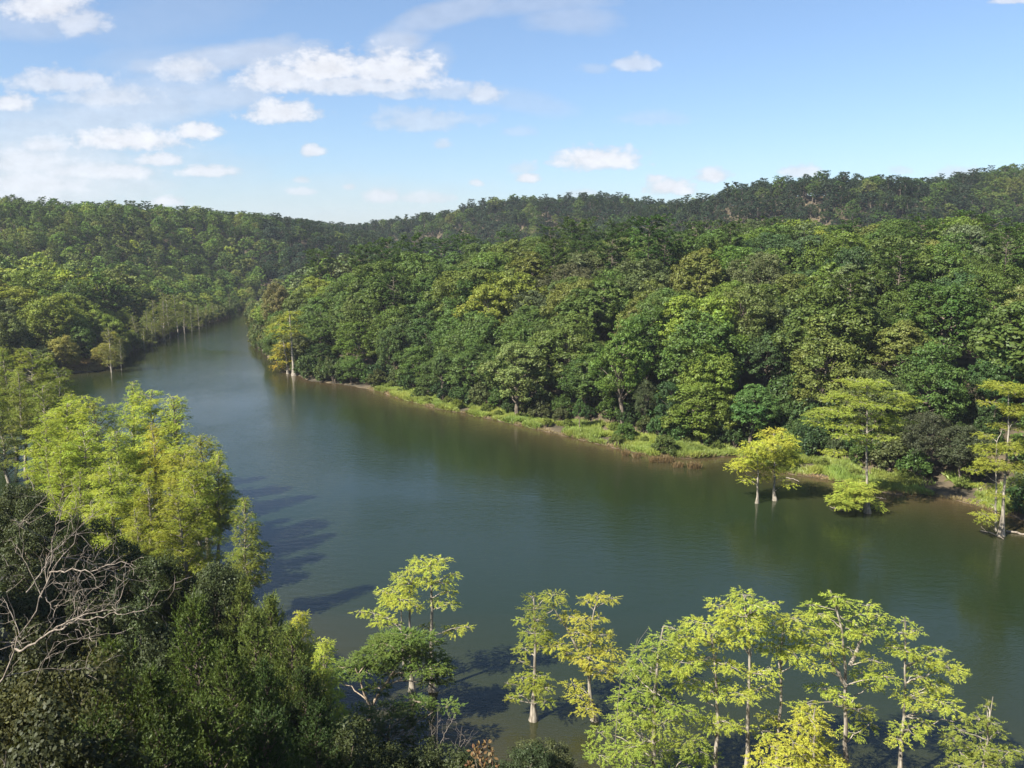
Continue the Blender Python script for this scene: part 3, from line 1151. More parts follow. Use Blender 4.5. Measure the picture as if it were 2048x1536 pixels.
def forest_tint(x, y, d, z):
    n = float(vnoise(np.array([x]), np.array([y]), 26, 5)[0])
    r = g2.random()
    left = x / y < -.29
    if y > 480 and x / y > .53:  # right end of the far ridge: sunlight put into the lighter tint
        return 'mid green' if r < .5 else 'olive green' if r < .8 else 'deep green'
    if y > 340 and not left:  # cloud shadow on these hills is put into the darker tint
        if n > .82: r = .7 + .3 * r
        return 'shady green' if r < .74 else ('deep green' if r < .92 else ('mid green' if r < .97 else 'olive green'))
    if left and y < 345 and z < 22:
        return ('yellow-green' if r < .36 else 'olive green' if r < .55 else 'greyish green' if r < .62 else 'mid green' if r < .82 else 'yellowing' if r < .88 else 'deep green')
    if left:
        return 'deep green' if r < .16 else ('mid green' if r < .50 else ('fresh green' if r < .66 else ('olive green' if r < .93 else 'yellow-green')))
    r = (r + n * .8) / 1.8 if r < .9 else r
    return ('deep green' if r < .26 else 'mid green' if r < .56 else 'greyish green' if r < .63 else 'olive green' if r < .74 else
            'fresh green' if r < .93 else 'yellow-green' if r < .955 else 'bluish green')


near_b = sorted([c for c in chosen if not c[5]], key=lambda c: c[1] + (5000 if abs(c[0] / c[1]) > .625 else 0))
near_p = sorted([c for c in chosen if c[5]], key=lambda c: c[1] + (5000 if abs(c[0] / c[1]) > .625 else 0))
NBL, NPN = 275, 150


def where(x, y, z, d):
    px, _ = project(x, y, z)
    if x / y < -.30 and not (x / y > -.31 and y < 330):
        zone = 'left'
    else:
        zone = 'opp'
    if zone == 'left':
        pos = ('at the left edge' if px < 90 else 'behind the marsh' if px < 180 else 'behind the slim cypresses' if px < 260 else 'behind the cypress row' if px < 420 else 'near the river bend')
        row = ('on the left far waterline' if d < 14 else 'in the left far flat wood' if z < 12 else 'on the left lower hill' if z < 22 else 'on the left middle hill' if z < 32 else 'high on the left hill')
        return row + ' ' + pos, 'trees on the left far bank'
    pos = next((t for lim, t in LAND_MARKS if px < lim), LAND_MARKS[-1][1])
    row = ('front row' if d < 16 else 'second row' if d < 28 else 'third row' if d < 42 else 'upslope' if d < 70 else 'on the crest')
    return row + ' ' + pos, 'trees of the opposite bank forest'


for k, c in enumerate(near_b[:NBL]):
    x, y, z, d, h, _ = c
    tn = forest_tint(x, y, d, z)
    w, grp = where(x, y, z, d)
    size = 'low' if h < 12 else 'tall' if h > 17 else 'medium'
    lb = f"{size} {tn} tree {w}"
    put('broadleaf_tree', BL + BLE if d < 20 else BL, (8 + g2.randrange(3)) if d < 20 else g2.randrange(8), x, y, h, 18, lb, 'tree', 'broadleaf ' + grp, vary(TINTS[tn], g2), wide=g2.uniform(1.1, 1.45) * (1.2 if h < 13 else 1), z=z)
for k, c in enumerate(near_p[:NPN]):
    x, y, z, d, h, _ = c
    w, grp = where(x, y, z, d)
    lb = f"{'tall ' if h > 20.5 else ''}dark pine {w}"
    put('pine_tree', PN, g2.randrange(4), x, y, h, 22, lb, 'tree', 'pine ' + grp, vary(PINE_T, g2), wide=g2.uniform(1.0, 1.3), z=z)


def far_forest(name, pts, protos, H0, label):
    """one countless mass of trees: points that carry shared tree meshes"""
    V = np.array([(c[0], c[1], c[2]) for c in pts], np.float32)
    me = bpy.data.meshes.new(name)
    me.vertices.add(len(V))
    me.vertices.foreach_set('co', V.ravel())
    tint = []
    scl = []
    for c in pts:
        if c[5]:
            t = vary(PINE_T if c[0] / c[1] < -.29 else (.034, .058, .020), g2)  # pines off the left hill: cloud shade put into their colour
        else:
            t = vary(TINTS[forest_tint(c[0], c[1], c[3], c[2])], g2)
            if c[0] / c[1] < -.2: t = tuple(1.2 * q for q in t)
        tint += [*t, 1.0]
        s = c[4] / H0
        w = s * g2.uniform(.9, 1.25) * (1.0 if c[5] else 1.2)
        scl += [w, w, s]
    a = me.attributes.new('tint', 'FLOAT_COLOR', 'POINT')
    a.data.foreach_set('color', tint)
    a = me.attributes.new('scl', 'FLOAT_VECTOR', 'POINT')
    a.data.foreach_set('vector', scl)
    a = me.attributes.new('rot', 'FLOAT_VECTOR', 'POINT')
    a.data.foreach_set('vector', [v for c in pts for v in (0, 0, g2.uniform(0, 6.28))])
    a = me.attributes.new('which', 'INT', 'POINT')
    a.data.foreach_set('value', [g2.randrange(len(protos)) for c in pts])
    me.update()
    ob = mesh_obj(name, me)
    ng = bpy.data.node_groups.new(name, 'GeometryNodeTree')
    ng.interface.new_socket('Geometry', in_out='INPUT', socket_type='NodeSocketGeometry')
    ng.interface.new_socket('Geometry', in_out='OUTPUT', socket_type='NodeSocketGeometry')
    gi = ng.nodes.new('NodeGroupInput')
    go = ng.nodes.new('NodeGroupOutput')
    join = ng.nodes.new('GeometryNodeJoinGeometry')
    wn = ng.nodes.new('GeometryNodeInputNamedAttribute')
    wn.data_type = 'INT'
    wn.inputs['Name'].default_value = 'which'
    sn = ng.nodes.new('GeometryNodeInputNamedAttribute')
    sn.data_type = 'FLOAT_VECTOR'
    sn.inputs['Name'].default_value = 'scl'
    rn = ng.nodes.new('GeometryNodeInputNamedAttribute')
    rn.data_type = 'FLOAT_VECTOR'
    rn.inputs['Name'].default_value = 'rot'
    e2r = ng.nodes.new('FunctionNodeEulerToRotation')
    ng.links.new(rn.outputs['Attribute'], e2r.inputs[0])
    for i, src in enumerate(protos):
        cmp_ = ng.nodes.new('FunctionNodeCompare')
        cmp_.data_type = 'INT'
        cmp_.operation = 'EQUAL'
        ng.links.new(wn.outputs['Attribute'], cmp_.inputs[2])
        cmp_.inputs[3].default_value = i
        info = ng.nodes.new('GeometryNodeObjectInfo')
        info.inputs['Object'].default_value = src
        info.inputs['As Instance'].default_value = True
        iop = ng.nodes.new('GeometryNodeInstanceOnPoints')
        ng.links.new(gi.outputs[0], iop.inputs['Points'])
        ng.links.new(cmp_.outputs[0], iop.inputs['Selection'])
        ng.links.new(info.outputs['Geometry'], iop.inputs['Instance'])
        ng.links.new(e2r.outputs[0], iop.inputs['Rotation'])
        ng.links.new(sn.outputs['Attribute'], iop.inputs['Scale'])
        ng.links.new(iop.outputs[0], join.inputs[0])
    ng.links.new(join.outputs[0], go.inputs[0])
    md = ob.modifiers.new('forest', 'NODES')
    md.node_group = ng
    prop(ob, label, 'forest', kind='stuff')
    return ob


def joined_source(name, pair):
    """crown and trunk in one mesh, kept out of the scene, used only by the far forest"""
    a, b = pair
    va = np.empty(len(a.vertices) * 3, np.float32); a.vertices.foreach_get('co', va)
    vb = np.empty(len(b.vertices) * 3, np.float32); b.vertices.foreach_get('co', vb)
    fa = np.empty(len(a.loops), np.int32); a.loops.foreach_get('vertex_index', fa)
    fb_ = np.empty(len(b.loops), np.int32); b.loops.foreach_get('vertex_index', fb_)
    V = np.concatenate([va, vb])
    Fc = np.concatenate([fa, fb_ + len(a.vertices)])
    me = bpy.data.meshes.new(name)
    me.vertices.add(len(V) // 3); me.vertices.foreach_set('co', V)
    me.loops.add(len(Fc)); me.loops.foreach_set('vertex_index', Fc)
    nf = len(Fc) // 4
    me.polygons.add(nf)
    me.polygons.foreach_set('loop_start', np.arange(nf, dtype=np.int32) * 4)
    me.polygons.foreach_set('loop_total', np.full(nf, 4, np.int32))
    var = np.tile(np.array([1, .5, 0], np.float32), (nf, 1))
    v0 = np.empty(len(a.polygons) * 3, np.float32)
    a.attributes['leafvar'].data.foreach_get('vector', v0)
    var[:len(a.polygons)] = v0.reshape(-1, 3)
    at_ = me.attributes.new('leafvar', 'FLOAT_VECTOR', 'FACE')
    at_.data.foreach_set('vector', var.ravel())
    mi = np.zeros(nf, np.int32)
    mi[len(a.polygons):] = 1
    me.polygons.foreach_set('material_index', mi)
    me.update(calc_edges=True)
    me.materials.append(a.materials[0])
    me.materials.append(b.materials[0])
    return bpy.data.objects.new(name, me)


fb_src = [joined_source("far_broadleaf", make_broadleaf("far_broadleaf", 200 + i, H=18, R=5.4 + i * .3, leaf=.75, lobes=22, clumps=9, per=13, low=.2,
                                                       peaked=.2 * i, mats=(M_LEAF_I, M_BARK))) for i in range(4)]
fp_src = [joined_source("far_pine", make_pine("far_pine", 220 + i, H=22, R=3.6 + i * .3, needle=1.0, nb=30, per=15, crown=.30 + .08 * i,
                                              mats=(M_NEEDLE_I, M_BARK))) for i in range(3)]
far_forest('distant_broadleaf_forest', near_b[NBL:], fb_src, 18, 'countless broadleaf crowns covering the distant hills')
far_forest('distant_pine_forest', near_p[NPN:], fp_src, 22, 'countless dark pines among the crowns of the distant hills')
print("FOREST", len(near_b), len(near_p))

# shrubs and grass along the opposite bank --------------------------------------
bank = np.array(OPP)
seg = np.diff(bank, axis=0)
slen = np.hypot(seg[:, 0], seg[:, 1])
cum = np.concatenate([[0], np.cumsum(slen)])


def along(s, off):
    i = min(len(seg) - 1, int(np.searchsorted(cum, s) - 1))
    i = max(0, i)
    t = (s - cum[i]) / slen[i]
    nrm = np.array([-seg[i][1], seg[i][0]]) / slen[i]
    return bank[i] + seg[i] * t + nrm * off


s_of = lambda px: float(np.interp(px, [p[0] for p in OPP_PX], cum))
for wl_i, (poly, a0, a1, lab) in enumerate([(OPP_PX, 504, 720, 'the wooded point'), (LEFT_PX, 500, 205, 'the left far shore')]):
    wp = np.array(poly_px(poly))
    dd_ = np.hypot(*np.diff(wp, axis=0).T)
    cc_ = np.concatenate([[0], np.cumsum(dd_)])
    pxs = [p[0] for p in poly]
    i0 = min(range(len(pxs)), key=lambda i: abs(pxs[i] - a0))
    i1 = min(range(len(pxs)), key=lambda i: abs(pxs[i] - a1))
    q = cc_[i0]
    while q < cc_[i1]:
        x_ = np.interp(q, cc_, wp[:, 0])
        y_ = np.interp(q, cc_, wp[:, 1])
        put('shrub', BU, int(q), x_ + g2.uniform(-.3, .8), y_ + g2.uniform(0, 1.2), g2.uniform(3, 6.5), 3.0, f'waterline shrub overhanging the river along {lab}', 'shrub', f'waterline shrubs of {lab}',
            vary(g2.choice([(.10, .14, .035), (.075, .11, .03), (.12, .14, .045)]), g2), wide=g2.uniform(.6, .9), parts=('stem', 'foliage'))
        q += g2.uniform(3.5, 5.5)
for (px, py, D, h) in [(1440, 845, 139, 5), (1470, 858, 137, 4), (1412, 850, 141, 5), (1455, 825, 145, 6), (1425, 830, 147, 6), (1490, 840, 140, 5), (1555, 845, 140, 6), (1575, 832, 141, 7), (1540, 822, 144, 6), (1565, 806, 147, 7), (1590, 815, 145, 8), (1600, 850, 138, 6), (1530, 850, 138, 5), (1580, 870, 135, 5), (1620, 880, 133, 5)]:
    p = at(px, py, D)
    put('shrub', BU, px, p[0], p[1], h, 3.0, 'dark shrub on the slope just behind the yellow pair', 'shrub', 'shrubs on the slope behind the yellow pair', vary((.06, .10, .028), g2), wide=.9, parts=('stem', 'foliage'))
s0, s1 = s_of(590), s_of(2100)
s = s0
k = 0
while s < s1:
    _p = along(s, 0)
    px, _ = project(_p[0], _p[1], 0)
    base_off = 8.5 if px > 1080 else (4.5 if px > 740 else 1.5)
    off = base_off + (g2.uniform(0, 2.5) if k % 2 else g2.uniform(3, 7))
    p = along(s, off)
    nm, tn = g2.choice([('fresh green', (.070, .120, .028)), ('mid green', (.050, .095, .026)), ('dark green', (.036, .070, .022)), ('olive', (.080, .100, .032))])
    lm = next((t for lim, t in LAND_MARKS if px < lim), LAND_MARKS[-1][1])
    put('shrub', BU, k, p[0], p[1], g2.uniform(2.6, 5.5), 3.0, f'{nm} shrub on the far bank {lm}', 'shrub', 'shrubs along the far bank', vary(tn, g2), wide=g2.uniform(.8, 1.1),
        parts=('stem', 'foliage'))
    if px > 1080:
        for _ in range(2):
            p = along(s, base_off + g2.uniform(7, 20))
            put('shrub', BU, k, p[0], p[1], g2.uniform(3, 6), 3.0, f'dark undergrowth shrub on the far bank slope {lm}', 'shrub', 'undergrowth shrubs on the far slope', vary((.05, .08, .024), g2),
                wide=g2.uniform(.7, 1.0), parts=('stem', 'foliage'))
    if px > 740 and k % 2:
        p = along(s, g2.uniform(1.5, base_off))
        put('shrub', BU, k, p[0], p[1], g2.uniform(1.0, 2.2), 3.0, f'small weedy bush in the bank grass {lm}', 'shrub', 'small bushes in the bank grass', vary((.13, .17, .035), g2), wide=1.1,
            parts=('stem', 'foliage'))
    s += g2.uniform(1.6, 2.8)
    k += 1
for s_px, off, h, lb, tn in [(640, 1.5, 4.2, 'light green willow bush drooping over the water left of the grassy bank', (.085, .125, .034)),
                             (600, 1.0, 4.0, 'dark green bush at the waterline beside the yellow cypress of the point', (.05, .09, .025)),
                             (680, 1.5, 3.5, 'low green bush at the waterline before the grass begins', (.06, .10, .03)),
                             (560, .6, 4.5, 'green bush overhanging the water at the wooded point', (.06, .09, .028)),
                             (530, .6, 4.5, 'second green bush overhanging the water at the point', (.06, .095, .028)),
                             (512, .5, 4.5, 'outermost bush leaning over the water at the tip of the point', (.05, .085, .026)),
                             (1325, 1.6, 3.4, 'round olive bush with a dark base standing on the grassy bank', (.085, .120, .030)),
                             (820, 3.0, 3.0, 'light green bush on the grass at the narrow start of the bank', (.09, .13, .035)),
                             (1215, 4.5, 3.4, 'light green bush just left of the bank path', (.08, .14, .03)),
                             (2030, 3.0, 5.0, 'dark green bush at the right edge behind the leaning cypress', (.04, .08, .024))]:
    p = along(s_of(s_px), off)
    put('bush', BU, int(h * 10), p[0], p[1], h, 3.0, lb, 'bush', None, tn, parts=('stem', 'foliage'))


def grass(name, pts, hgt, tints, label, n_per, wid=.10, spread=.5, cat='grass'):
    g = np.random.default_rng(5)
    fb = Buf()
    P = np.array(pts)
    n = len(P) * n_per
    pi = np.repeat(np.arange(len(P)), n_per)
    x = P[pi, 0] + g.normal(size=n) * spread
    y = P[pi, 1] + g.normal(size=n) * spread
    h, d = terrain(x, y)
    keep = (d > .05) & ((vnoise(x, y, 2.6, 12) > .30) | (name != 'bank_grass'))
    x, y, h, pi = x[keep], y[keep], h[keep], pi[keep]
    n = len(x)
    A = unit(np.array([0, 0, 1.]) + g.normal(size=(n, 3)) * .45)
    clump = .55 + .9 * vnoise(x, y, 1.6, 6)
    ln = hgt * clump * (.6 + .7 * g.random(n))
    C = np.stack([x, y, h], 1) + A * (ln * .42)[:, None]
    Nn = unit(np.array([-.5, -.8, .6]) + g.normal(size=(n, 3)) * .6)
    hue = .5 + (vnoise(x, y, 3.0, 7) - .5) * .045 + g.normal(size=n) * .004
    leaves(fb, C, A, Nn, ln, wid * (.6 + .8 * g.random(n)), (.75 + .5 * vnoise(x, y, 2.2, 9)) * (1 + g.normal(size=n) * .1), hue)
    o = mesh_obj(name, fb.mesh(name, M_GRASS))
    o.color = (*tints, 1)
    prop(o, label, cat, kind='stuff')


pts = []
s = s_of(735)
while s < s_of(2020):
    _p = along(s, 0)
    w = (5.2 if project(_p[0], _p[1], 0)[0] > 1080 else 1.8) + 4.5 * float(vnoise(np.array([s]), np.array([0.]), 9, 4)[0])
    for q in range(12):
        p = along(s, g2.uniform(.25, w + 1.5))
        pts.append((p[0], p[1]))
    s += .55
grass('bank_grass', pts, .85, (.215, .270, .055), 'bright yellow-green grass and herbs along the sunlit far bank', 60, .13, .45)
pts = []
s = s_of(735)
while s < s_of(2020):
    p = along(s, g2.uniform(.1, .5))
    pts.append((p[0], p[1]))
    s += .4
grass('shore_grass', pts, .5, (.24, .19, .09), 'tan dead grass fringe at the waterline of the far bank', 22, .08, .25)
pts = []
for i in range(130):
    px = g2.uniform(142, 205)
    p = on_water(px, g2.uniform(728, 743))
    pts.append((p[0], p[1]))
grass('marsh_grass', pts, 1.3, (.24, .19, .085), 'tan and green marsh grass beside the two slim cypresses', 70, .2, .8)

for px, py, w, hh, lb in [(1251, 912, .8, .9, 'leftmost small brown reed tuft in the shallows'), (1273, 916, .8, .9, 'second small brown reed tuft in the shallows'),
                          (1322, 925, 2.6, 1.0, 'widest brown reed clump in the shallows below the round bush'), (1356, 935, 1.1, .9, 'reed tuft right of the widest clump'),
                          (1388, 938, 1.3, 1.1, 'rightmost dense reed tuft in the shallows')]:
    p = on_water(px, py)
    g = np.random.default_rng(int(px))
    fb = Buf()
    n = int(170 * w)
    x = (g.random(n) - .5) * 1.4 * w
    y = g.normal(size=n) * .22
    A = unit(np.array([0, 0, 1.]) + g.normal(size=(n, 3)) * .22)
    ln = hh * 1.15 * (.6 + .6 * g.random(n))
    C = np.stack([x, y, np.zeros(n)], 1) + A * (ln * .42)[:, None]
    leaves(fb, C, A, unit(np.array([-.3, -1, .3]) + g.normal(size=(n, 3)) * .5), ln, .07, 1 + g.normal(size=n) * .2, .5)
    o = mesh_obj('reed_clump', fb.mesh('reed_clump', M_GRASS), None, p)
    o.color = (.17, .12, .055, 1)
    prop(o, lb, 'reeds', 'reed tufts in the shallows')
#FOREST_END


# ------------------------------------------------------------------ cypresses placed one by one
def built_tree(kind, base, D, trunks, pads, label, tint, leaf=.2, dens=11, droop=.35, thick=.15, bark=None, cat='cypress', group=None, seed=1,
               trad=.2, depth=.8, fmat=None, flare=True, twigs=5, wid=.36, extra=(), pine=False):
    """trunks: polylines in photo pixels; pads: (px, py, half width, half height[, tint factor]) all at distance D, with real depth"""
    g = np.random.default_rng(seed)
    b3 = on_water(*base) if D is None else at(base[0], base[1], D)
    D = b3[1]
    if base[1] > 0 and len(base) > 2:
        b3[2] = base[2]
    ppm = F / D * 1.0
    fb, tb = Buf(), Buf()
    spine = []
    for ti, tr in enumerate(trunks):
        P = np.array([at(q[0], q[1], D) for q in tr])
        if ti == 0:
            P = np.vstack([P, [P[-1][0] * .5 + b3[0] * .5, D, min(P[-1][2] * .5, 1.2)] if P[-1][2] > 2 else P[-1] * 0 + [b3[0], D, .6], [b3[0], D, b3[2] - .6]])
        P[:, 1] += np.linspace(g.normal() * .4, 0, len(P))
        # resample
        t = np.concatenate([[0], np.cumsum(np.linalg.norm(np.diff(P, axis=0), axis=1))])
        tt = np.linspace(0, t[-1], 12)
        Q = np.stack([np.interp(tt, t, P[:, k]) for k in range(3)], 1)
        Q[1:-1] += g.normal(size=(10, 3)) * .03
        r = np.linspace(.25, 1, 12) * trad * (1 if ti == 0 else .75)
        if ti == 0 and flare:
            r[-1] *= 3.0; r[-2] *= 1.9; r[-3] *= 1.25
        tb.tube(Q - b3, r, 8)
        spine.append(Q)
    S = np.vstack(spine)
    for pd in pads:
        px, py, rx, ry = pd[:4]
        hx = rx / ppm
        dz = g.uniform(-1, 1) * depth * (.6 + hx)
        c = at(px, py, D + dz)
        ry_ = max(.14, ry / ppm * .8)
        # bough leaves the trunk a little below the pad
        horiz = np.hypot(S[:, 0] - c[0], S[:, 1] - c[1])
        tgt = c[2] - .35 * horiz - .3
        k = int(np.argmin(np.abs(S[:, 2] - tgt) + horiz * .25))
        bough = curve(S[k], c, g, .05, 6, .03)
        tb.tube(bough - b3, np.linspace(.048, .016, 6), 5)
        n_sub = max(1, int(round(ry_ / (thick * (2.4 if fmat is None else 1.3)))))
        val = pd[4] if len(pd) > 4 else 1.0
        hue = .5 + (pd[5] if len(pd) > 5 else 0) + g.normal() * .004
        for q in range(n_sub):
            f = (q + .5) / n_sub * 2 - 1
            w = math.sqrt(max(.12, 1 - f * f * .8))
            cc = c - b3 + np.array([g.normal() * hx * .12, g.normal() * .15, f * ry_ * .8])
            feather_pad(fb, tb if q == 0 else None, cc, hx * w * (.80 if fmat is None else 1.0), hx * w * (.65 + .3 * g.random()), thick, g, leaf, dens, hue, val * (1 + g.normal() * .05), droop, twigs, wid=wid)
    rt = root(kind, b3)
    mesh_obj('trunk', tb.mesh(kind + '_trunk', bark or M_PALE, True), rt)
    c = mesh_obj('crown', fb.mesh(kind + '_crown', fmat or M_FEATHER), rt)
    c.color = (*tint, 1)
    prop(rt, label, cat, group)
    return rt


YG = (.360, .410, .062)       # yellow-green cypress foliage
YL = (.400, .400, .060)       # yellower
GR = (.110, .165, .040)

R1P = [(1721, 763, 45, 12), (1749, 763, 35, 12), (1738, 775, 35, 14), (1684, 787, 35, 14), (1670, 798, 30, 14), (1710, 791, 35, 12), (1787, 787, 35, 14),
       (1806, 801, 32, 14), (1792, 812, 35, 15), (1721, 805, 30, 10), (1756, 810, 30, 12), (1658, 820, 45, 15), (1635, 827, 35, 14), (1686, 822, 35, 12),
       (1644, 845, 35, 12, 1.15), (1710, 836, 35, 14), (1768, 831, 35, 14), (1792, 841, 36, 12), (1698, 852, 35, 16), (1780, 855, 36, 12), (1688, 869, 35, 14),
       (1721, 869, 30, 16), (1768, 873, 25, 12), (1726, 885, 20, 14), (1674, 904, 30, 6), (1700, 812, 22, 10), (1760, 850, 20, 12)]
built_tree('cypress_tree', (1736, 1026), None, [[(1739, 770), (1739, 787), (1738, 841), (1736, 904), (1736, 958), (1735, 1005)]], R1P,
           'tall lone cypress with a long bare pale trunk standing in the water', (.25, .30, .05), .2, 15, trad=.2, seed=3, thick=.22)
built_tree('cypress_sapling', (1712, 1022), None, [[(1715, 960), (1712, 1005)]],
           [(1719, 962, 32, 17, 1.1), (1698, 977, 32, 20), (1717, 984, 36, 22), (1688, 1002, 32, 22), (1674, 1002, 18, 14, .7), (1705, 1004, 24, 18, .8), (1747, 1002, 18, 16), (1761, 1014, 16, 9)],
           'bushy bright cypress sprouts around the foot of the tall lone cypress', (.30, .36, .06), .2, 26, seed=4, trad=.06, flare=False, thick=.26, bark=M_BARK)
built_tree('cypress_tree', (1514, 1006), None, [[(1512, 890), (1515, 934), (1514, 990)]],
           [(1506, 892, 25, 15), (1517, 906, 35, 16), (1496, 911, 25, 14), (1475, 925, 20, 12), (1468, 939, 16, 8), (1489, 930, 25, 14), (1492, 958, 15, 12), (1522, 953, 18, 12),
            (1510, 925, 30, 14), (1520, 885, 18, 10)],
           'left and smaller of the pair of yellow cypresses in the shallows', (.37, .40, .055), .24, 10, seed=5, trad=.15)
built_tree('cypress_tree', (1549, 1001), None, [[(1549, 868), (1551, 890), (1550, 940), (1549, 985)]],
           [(1548, 864, 28, 13, 1.05, -.03), (1534, 873, 25, 14), (1567, 873, 25, 15), (1550, 885, 40, 16, 1, -.01), (1581, 895, 25, 12), (1571, 909, 38, 13), (1543, 909, 35, 13),
            (1585, 920, 32, 12), (1562, 930, 36, 12), (1541, 939, 25, 14), (1574, 967, 15, 7), (1567, 957, 13, 5), (1530, 895, 25, 14)],
           'right and taller of the pair of yellow cypresses, orange tinged at its top', (.34, .38, .055), .24, 10, seed=6, trad=.17)
built_tree('cypress_tree', (2002, 1071), None, [[(2010, 770), (2012, 850), (2007, 925), (2004, 1000), (2003, 1050)], [(1985, 880), (1988, 940), (1992, 1062)]],
           [(1999, 771, 45, 12), (2036, 784, 30, 14), (1978, 805, 25, 9), (2025, 816, 35, 13), (2015, 852, 40, 11), (2048, 830, 30, 12), (1973, 899, 33, 14), (2015, 894, 38, 14),
            (1989, 925, 42, 14), (2025, 930, 32, 14), (1973, 972, 28, 9, 1.1), (1999, 988, 23, 8, 1.1), (1978, 1029, 27, 7, 1.25), (1970, 1045, 17, 11, 1.15), (1950, 940, 22, 8),
            (2040, 880, 30, 12), (1970, 870, 24, 8), (2035, 960, 22, 8), (1960, 1000, 20, 8)],
           'leaning double-trunked cypress in the water at the right edge with bare pale boughs', (.24, .27, .042), .2, 15, seed=8, trad=.19)
built_tree('cypress_tree', (589, 751), None, [[(578, 622), (582, 665), (585, 715), (588, 740)]],
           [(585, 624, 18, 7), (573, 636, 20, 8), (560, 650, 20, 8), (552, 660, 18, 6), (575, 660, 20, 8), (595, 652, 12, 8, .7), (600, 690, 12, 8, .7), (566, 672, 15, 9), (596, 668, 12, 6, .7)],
           'tallest yellow cypress at the wooded point with a straight pale trunk', (.250, .270, .036), .5, 3.5, seed=11, trad=.34, thick=.4, depth=.7)
built_tree('cypress_tree', (576, 747), None, [[(566, 680), (572, 715), (575, 735)]],
           [(562, 688, 14, 9), (558, 700, 14, 10), (556, 712, 15, 10, 1.05), (564, 722, 15, 8), (556, 730, 14, 6, 1, -.03), (565, 706, 14, 10), (570, 690, 12, 8)],
           'shorter deep yellow cypress leaning left at the wooded point', (.310, .290, .036), .5, 3.5, seed=12, trad=.24, thick=.4, depth=.7)

# foreground group at the lower right
built_tree('cypress_tree', (1430, 1585), None, [[(1420, 1260), (1432, 1340), (1437, 1431), (1430, 1536)]],
           [(1398, 1250, 52, 20), (1372, 1272, 42, 18), (1425, 1270, 42, 18), (1367, 1296, 42, 18), (1406, 1318, 40, 18), (1372, 1325, 48, 18), (1446, 1330, 34, 14),
            (1375, 1362, 46, 18), (1421, 1377, 38, 14), (1450, 1366, 25, 10), (1355, 1342, 35, 16), (1421, 1451, 46, 16), (1455, 1445, 26, 12), (1440, 1290, 40, 12)],
           'rounded cypress left of the foreground row with trunk in the water', YG, .105, 34, seed=21, trad=.17)
built_tree('cypress_tree', (1492, 1590), None, [[(1484, 1186), (1490, 1256), (1496, 1320), (1494, 1400), (1493, 1536)]],
           [(1484, 1190, 36, 13), (1450, 1214, 42, 14), (1512, 1210, 42, 13), (1546, 1207, 18, 10), (1484, 1234, 56, 14), (1530, 1226, 34, 12), (1500, 1256, 44, 12),
            (1468, 1273, 38, 12), (1507, 1292, 22, 12, .8), (1464, 1334, 28, 10, .85), (1523, 1350, 30, 14), (1546, 1340, 18, 10), (1484, 1388, 40, 14), (1515, 1380, 30, 13), (1540, 1372, 18, 14),
            (1468, 1451, 24, 14, .8), (1456, 1246, 26, 12)],
           'tallest cypress of the foreground row, second from its left', YG, .105, 34, seed=22, trad=.17)
built_tree('cypress_tree', (1556, 1580), None, [[(1570, 1250), (1562, 1310), (1564, 1353), (1562, 1412), (1556, 1480), (1555, 1536)], [(1552, 1310), (1557, 1345), (1563, 1356)]],
           [(1581, 1236, 40, 16), (1603, 1256, 36, 18), (1570, 1264, 42, 15), (1548, 1246, 26, 12), (1554, 1297, 45, 12), (1585, 1306, 40, 14), (1605, 1285, 32, 14), (1600, 1324, 20, 9),
            (1538, 1431, 30, 12, 1, -.02), (1523, 1459, 30, 13)],
           'cypress with a forked pale upper trunk in the middle of the foreground row', YG, .105, 34, seed=23, trad=.15)
built_tree('cypress_tree', (1694, 1585), None, [[(1667, 1188), (1679, 1229), (1690, 1268), (1696, 1350), (1694, 1450), (1694, 1536)], [(1740, 1240), (1722, 1290), (1700, 1330)], [(1655, 1270), (1668, 1330), (1692, 1372)]],
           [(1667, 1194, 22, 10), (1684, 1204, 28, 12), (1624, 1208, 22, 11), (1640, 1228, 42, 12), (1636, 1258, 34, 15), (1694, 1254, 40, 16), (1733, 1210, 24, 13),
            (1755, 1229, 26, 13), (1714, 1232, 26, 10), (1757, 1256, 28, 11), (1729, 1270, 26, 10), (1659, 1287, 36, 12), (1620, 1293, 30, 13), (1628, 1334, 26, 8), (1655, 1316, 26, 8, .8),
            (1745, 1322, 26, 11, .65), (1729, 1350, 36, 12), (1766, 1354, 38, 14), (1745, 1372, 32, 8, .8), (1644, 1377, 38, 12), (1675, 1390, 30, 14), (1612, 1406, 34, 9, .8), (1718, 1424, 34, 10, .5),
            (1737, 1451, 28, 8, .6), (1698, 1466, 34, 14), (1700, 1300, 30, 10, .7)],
           'widest cypress of the foreground row with boughs spreading to both sides', (.33, .39, .060), .105, 34, seed=24, trad=.18)
built_tree('cypress_tree', (1799, 1575), None, [[(1812, 1238), (1813, 1295), (1812, 1373), (1807, 1451), (1800, 1536)]],
           [(1812, 1246, 20, 10), (1828, 1262, 20, 11), (1796, 1266, 26, 11), (1784, 1296, 34, 9), (1815, 1304, 30, 10), (1876, 1300, 26, 9), (1856, 1318, 34, 8), (1896, 1334, 40, 7), (1918, 1338, 15, 6),
            (1866, 1369, 42, 8), (1836, 1340, 22, 7), (1835, 1400, 42, 6), (1882, 1404, 42, 6), (1911, 1422, 25, 8), (1932, 1438, 16, 8), (1850, 1443, 20, 8), (1817, 1460, 36, 9), (1798, 1478, 24, 8),
            (1842, 1352, 20, 6), (1870, 1380, 24, 5)],
           'slim cypress at the right of the foreground row with long level boughs', (.34, .39, .062), .105, 34, seed=25, trad=.14)
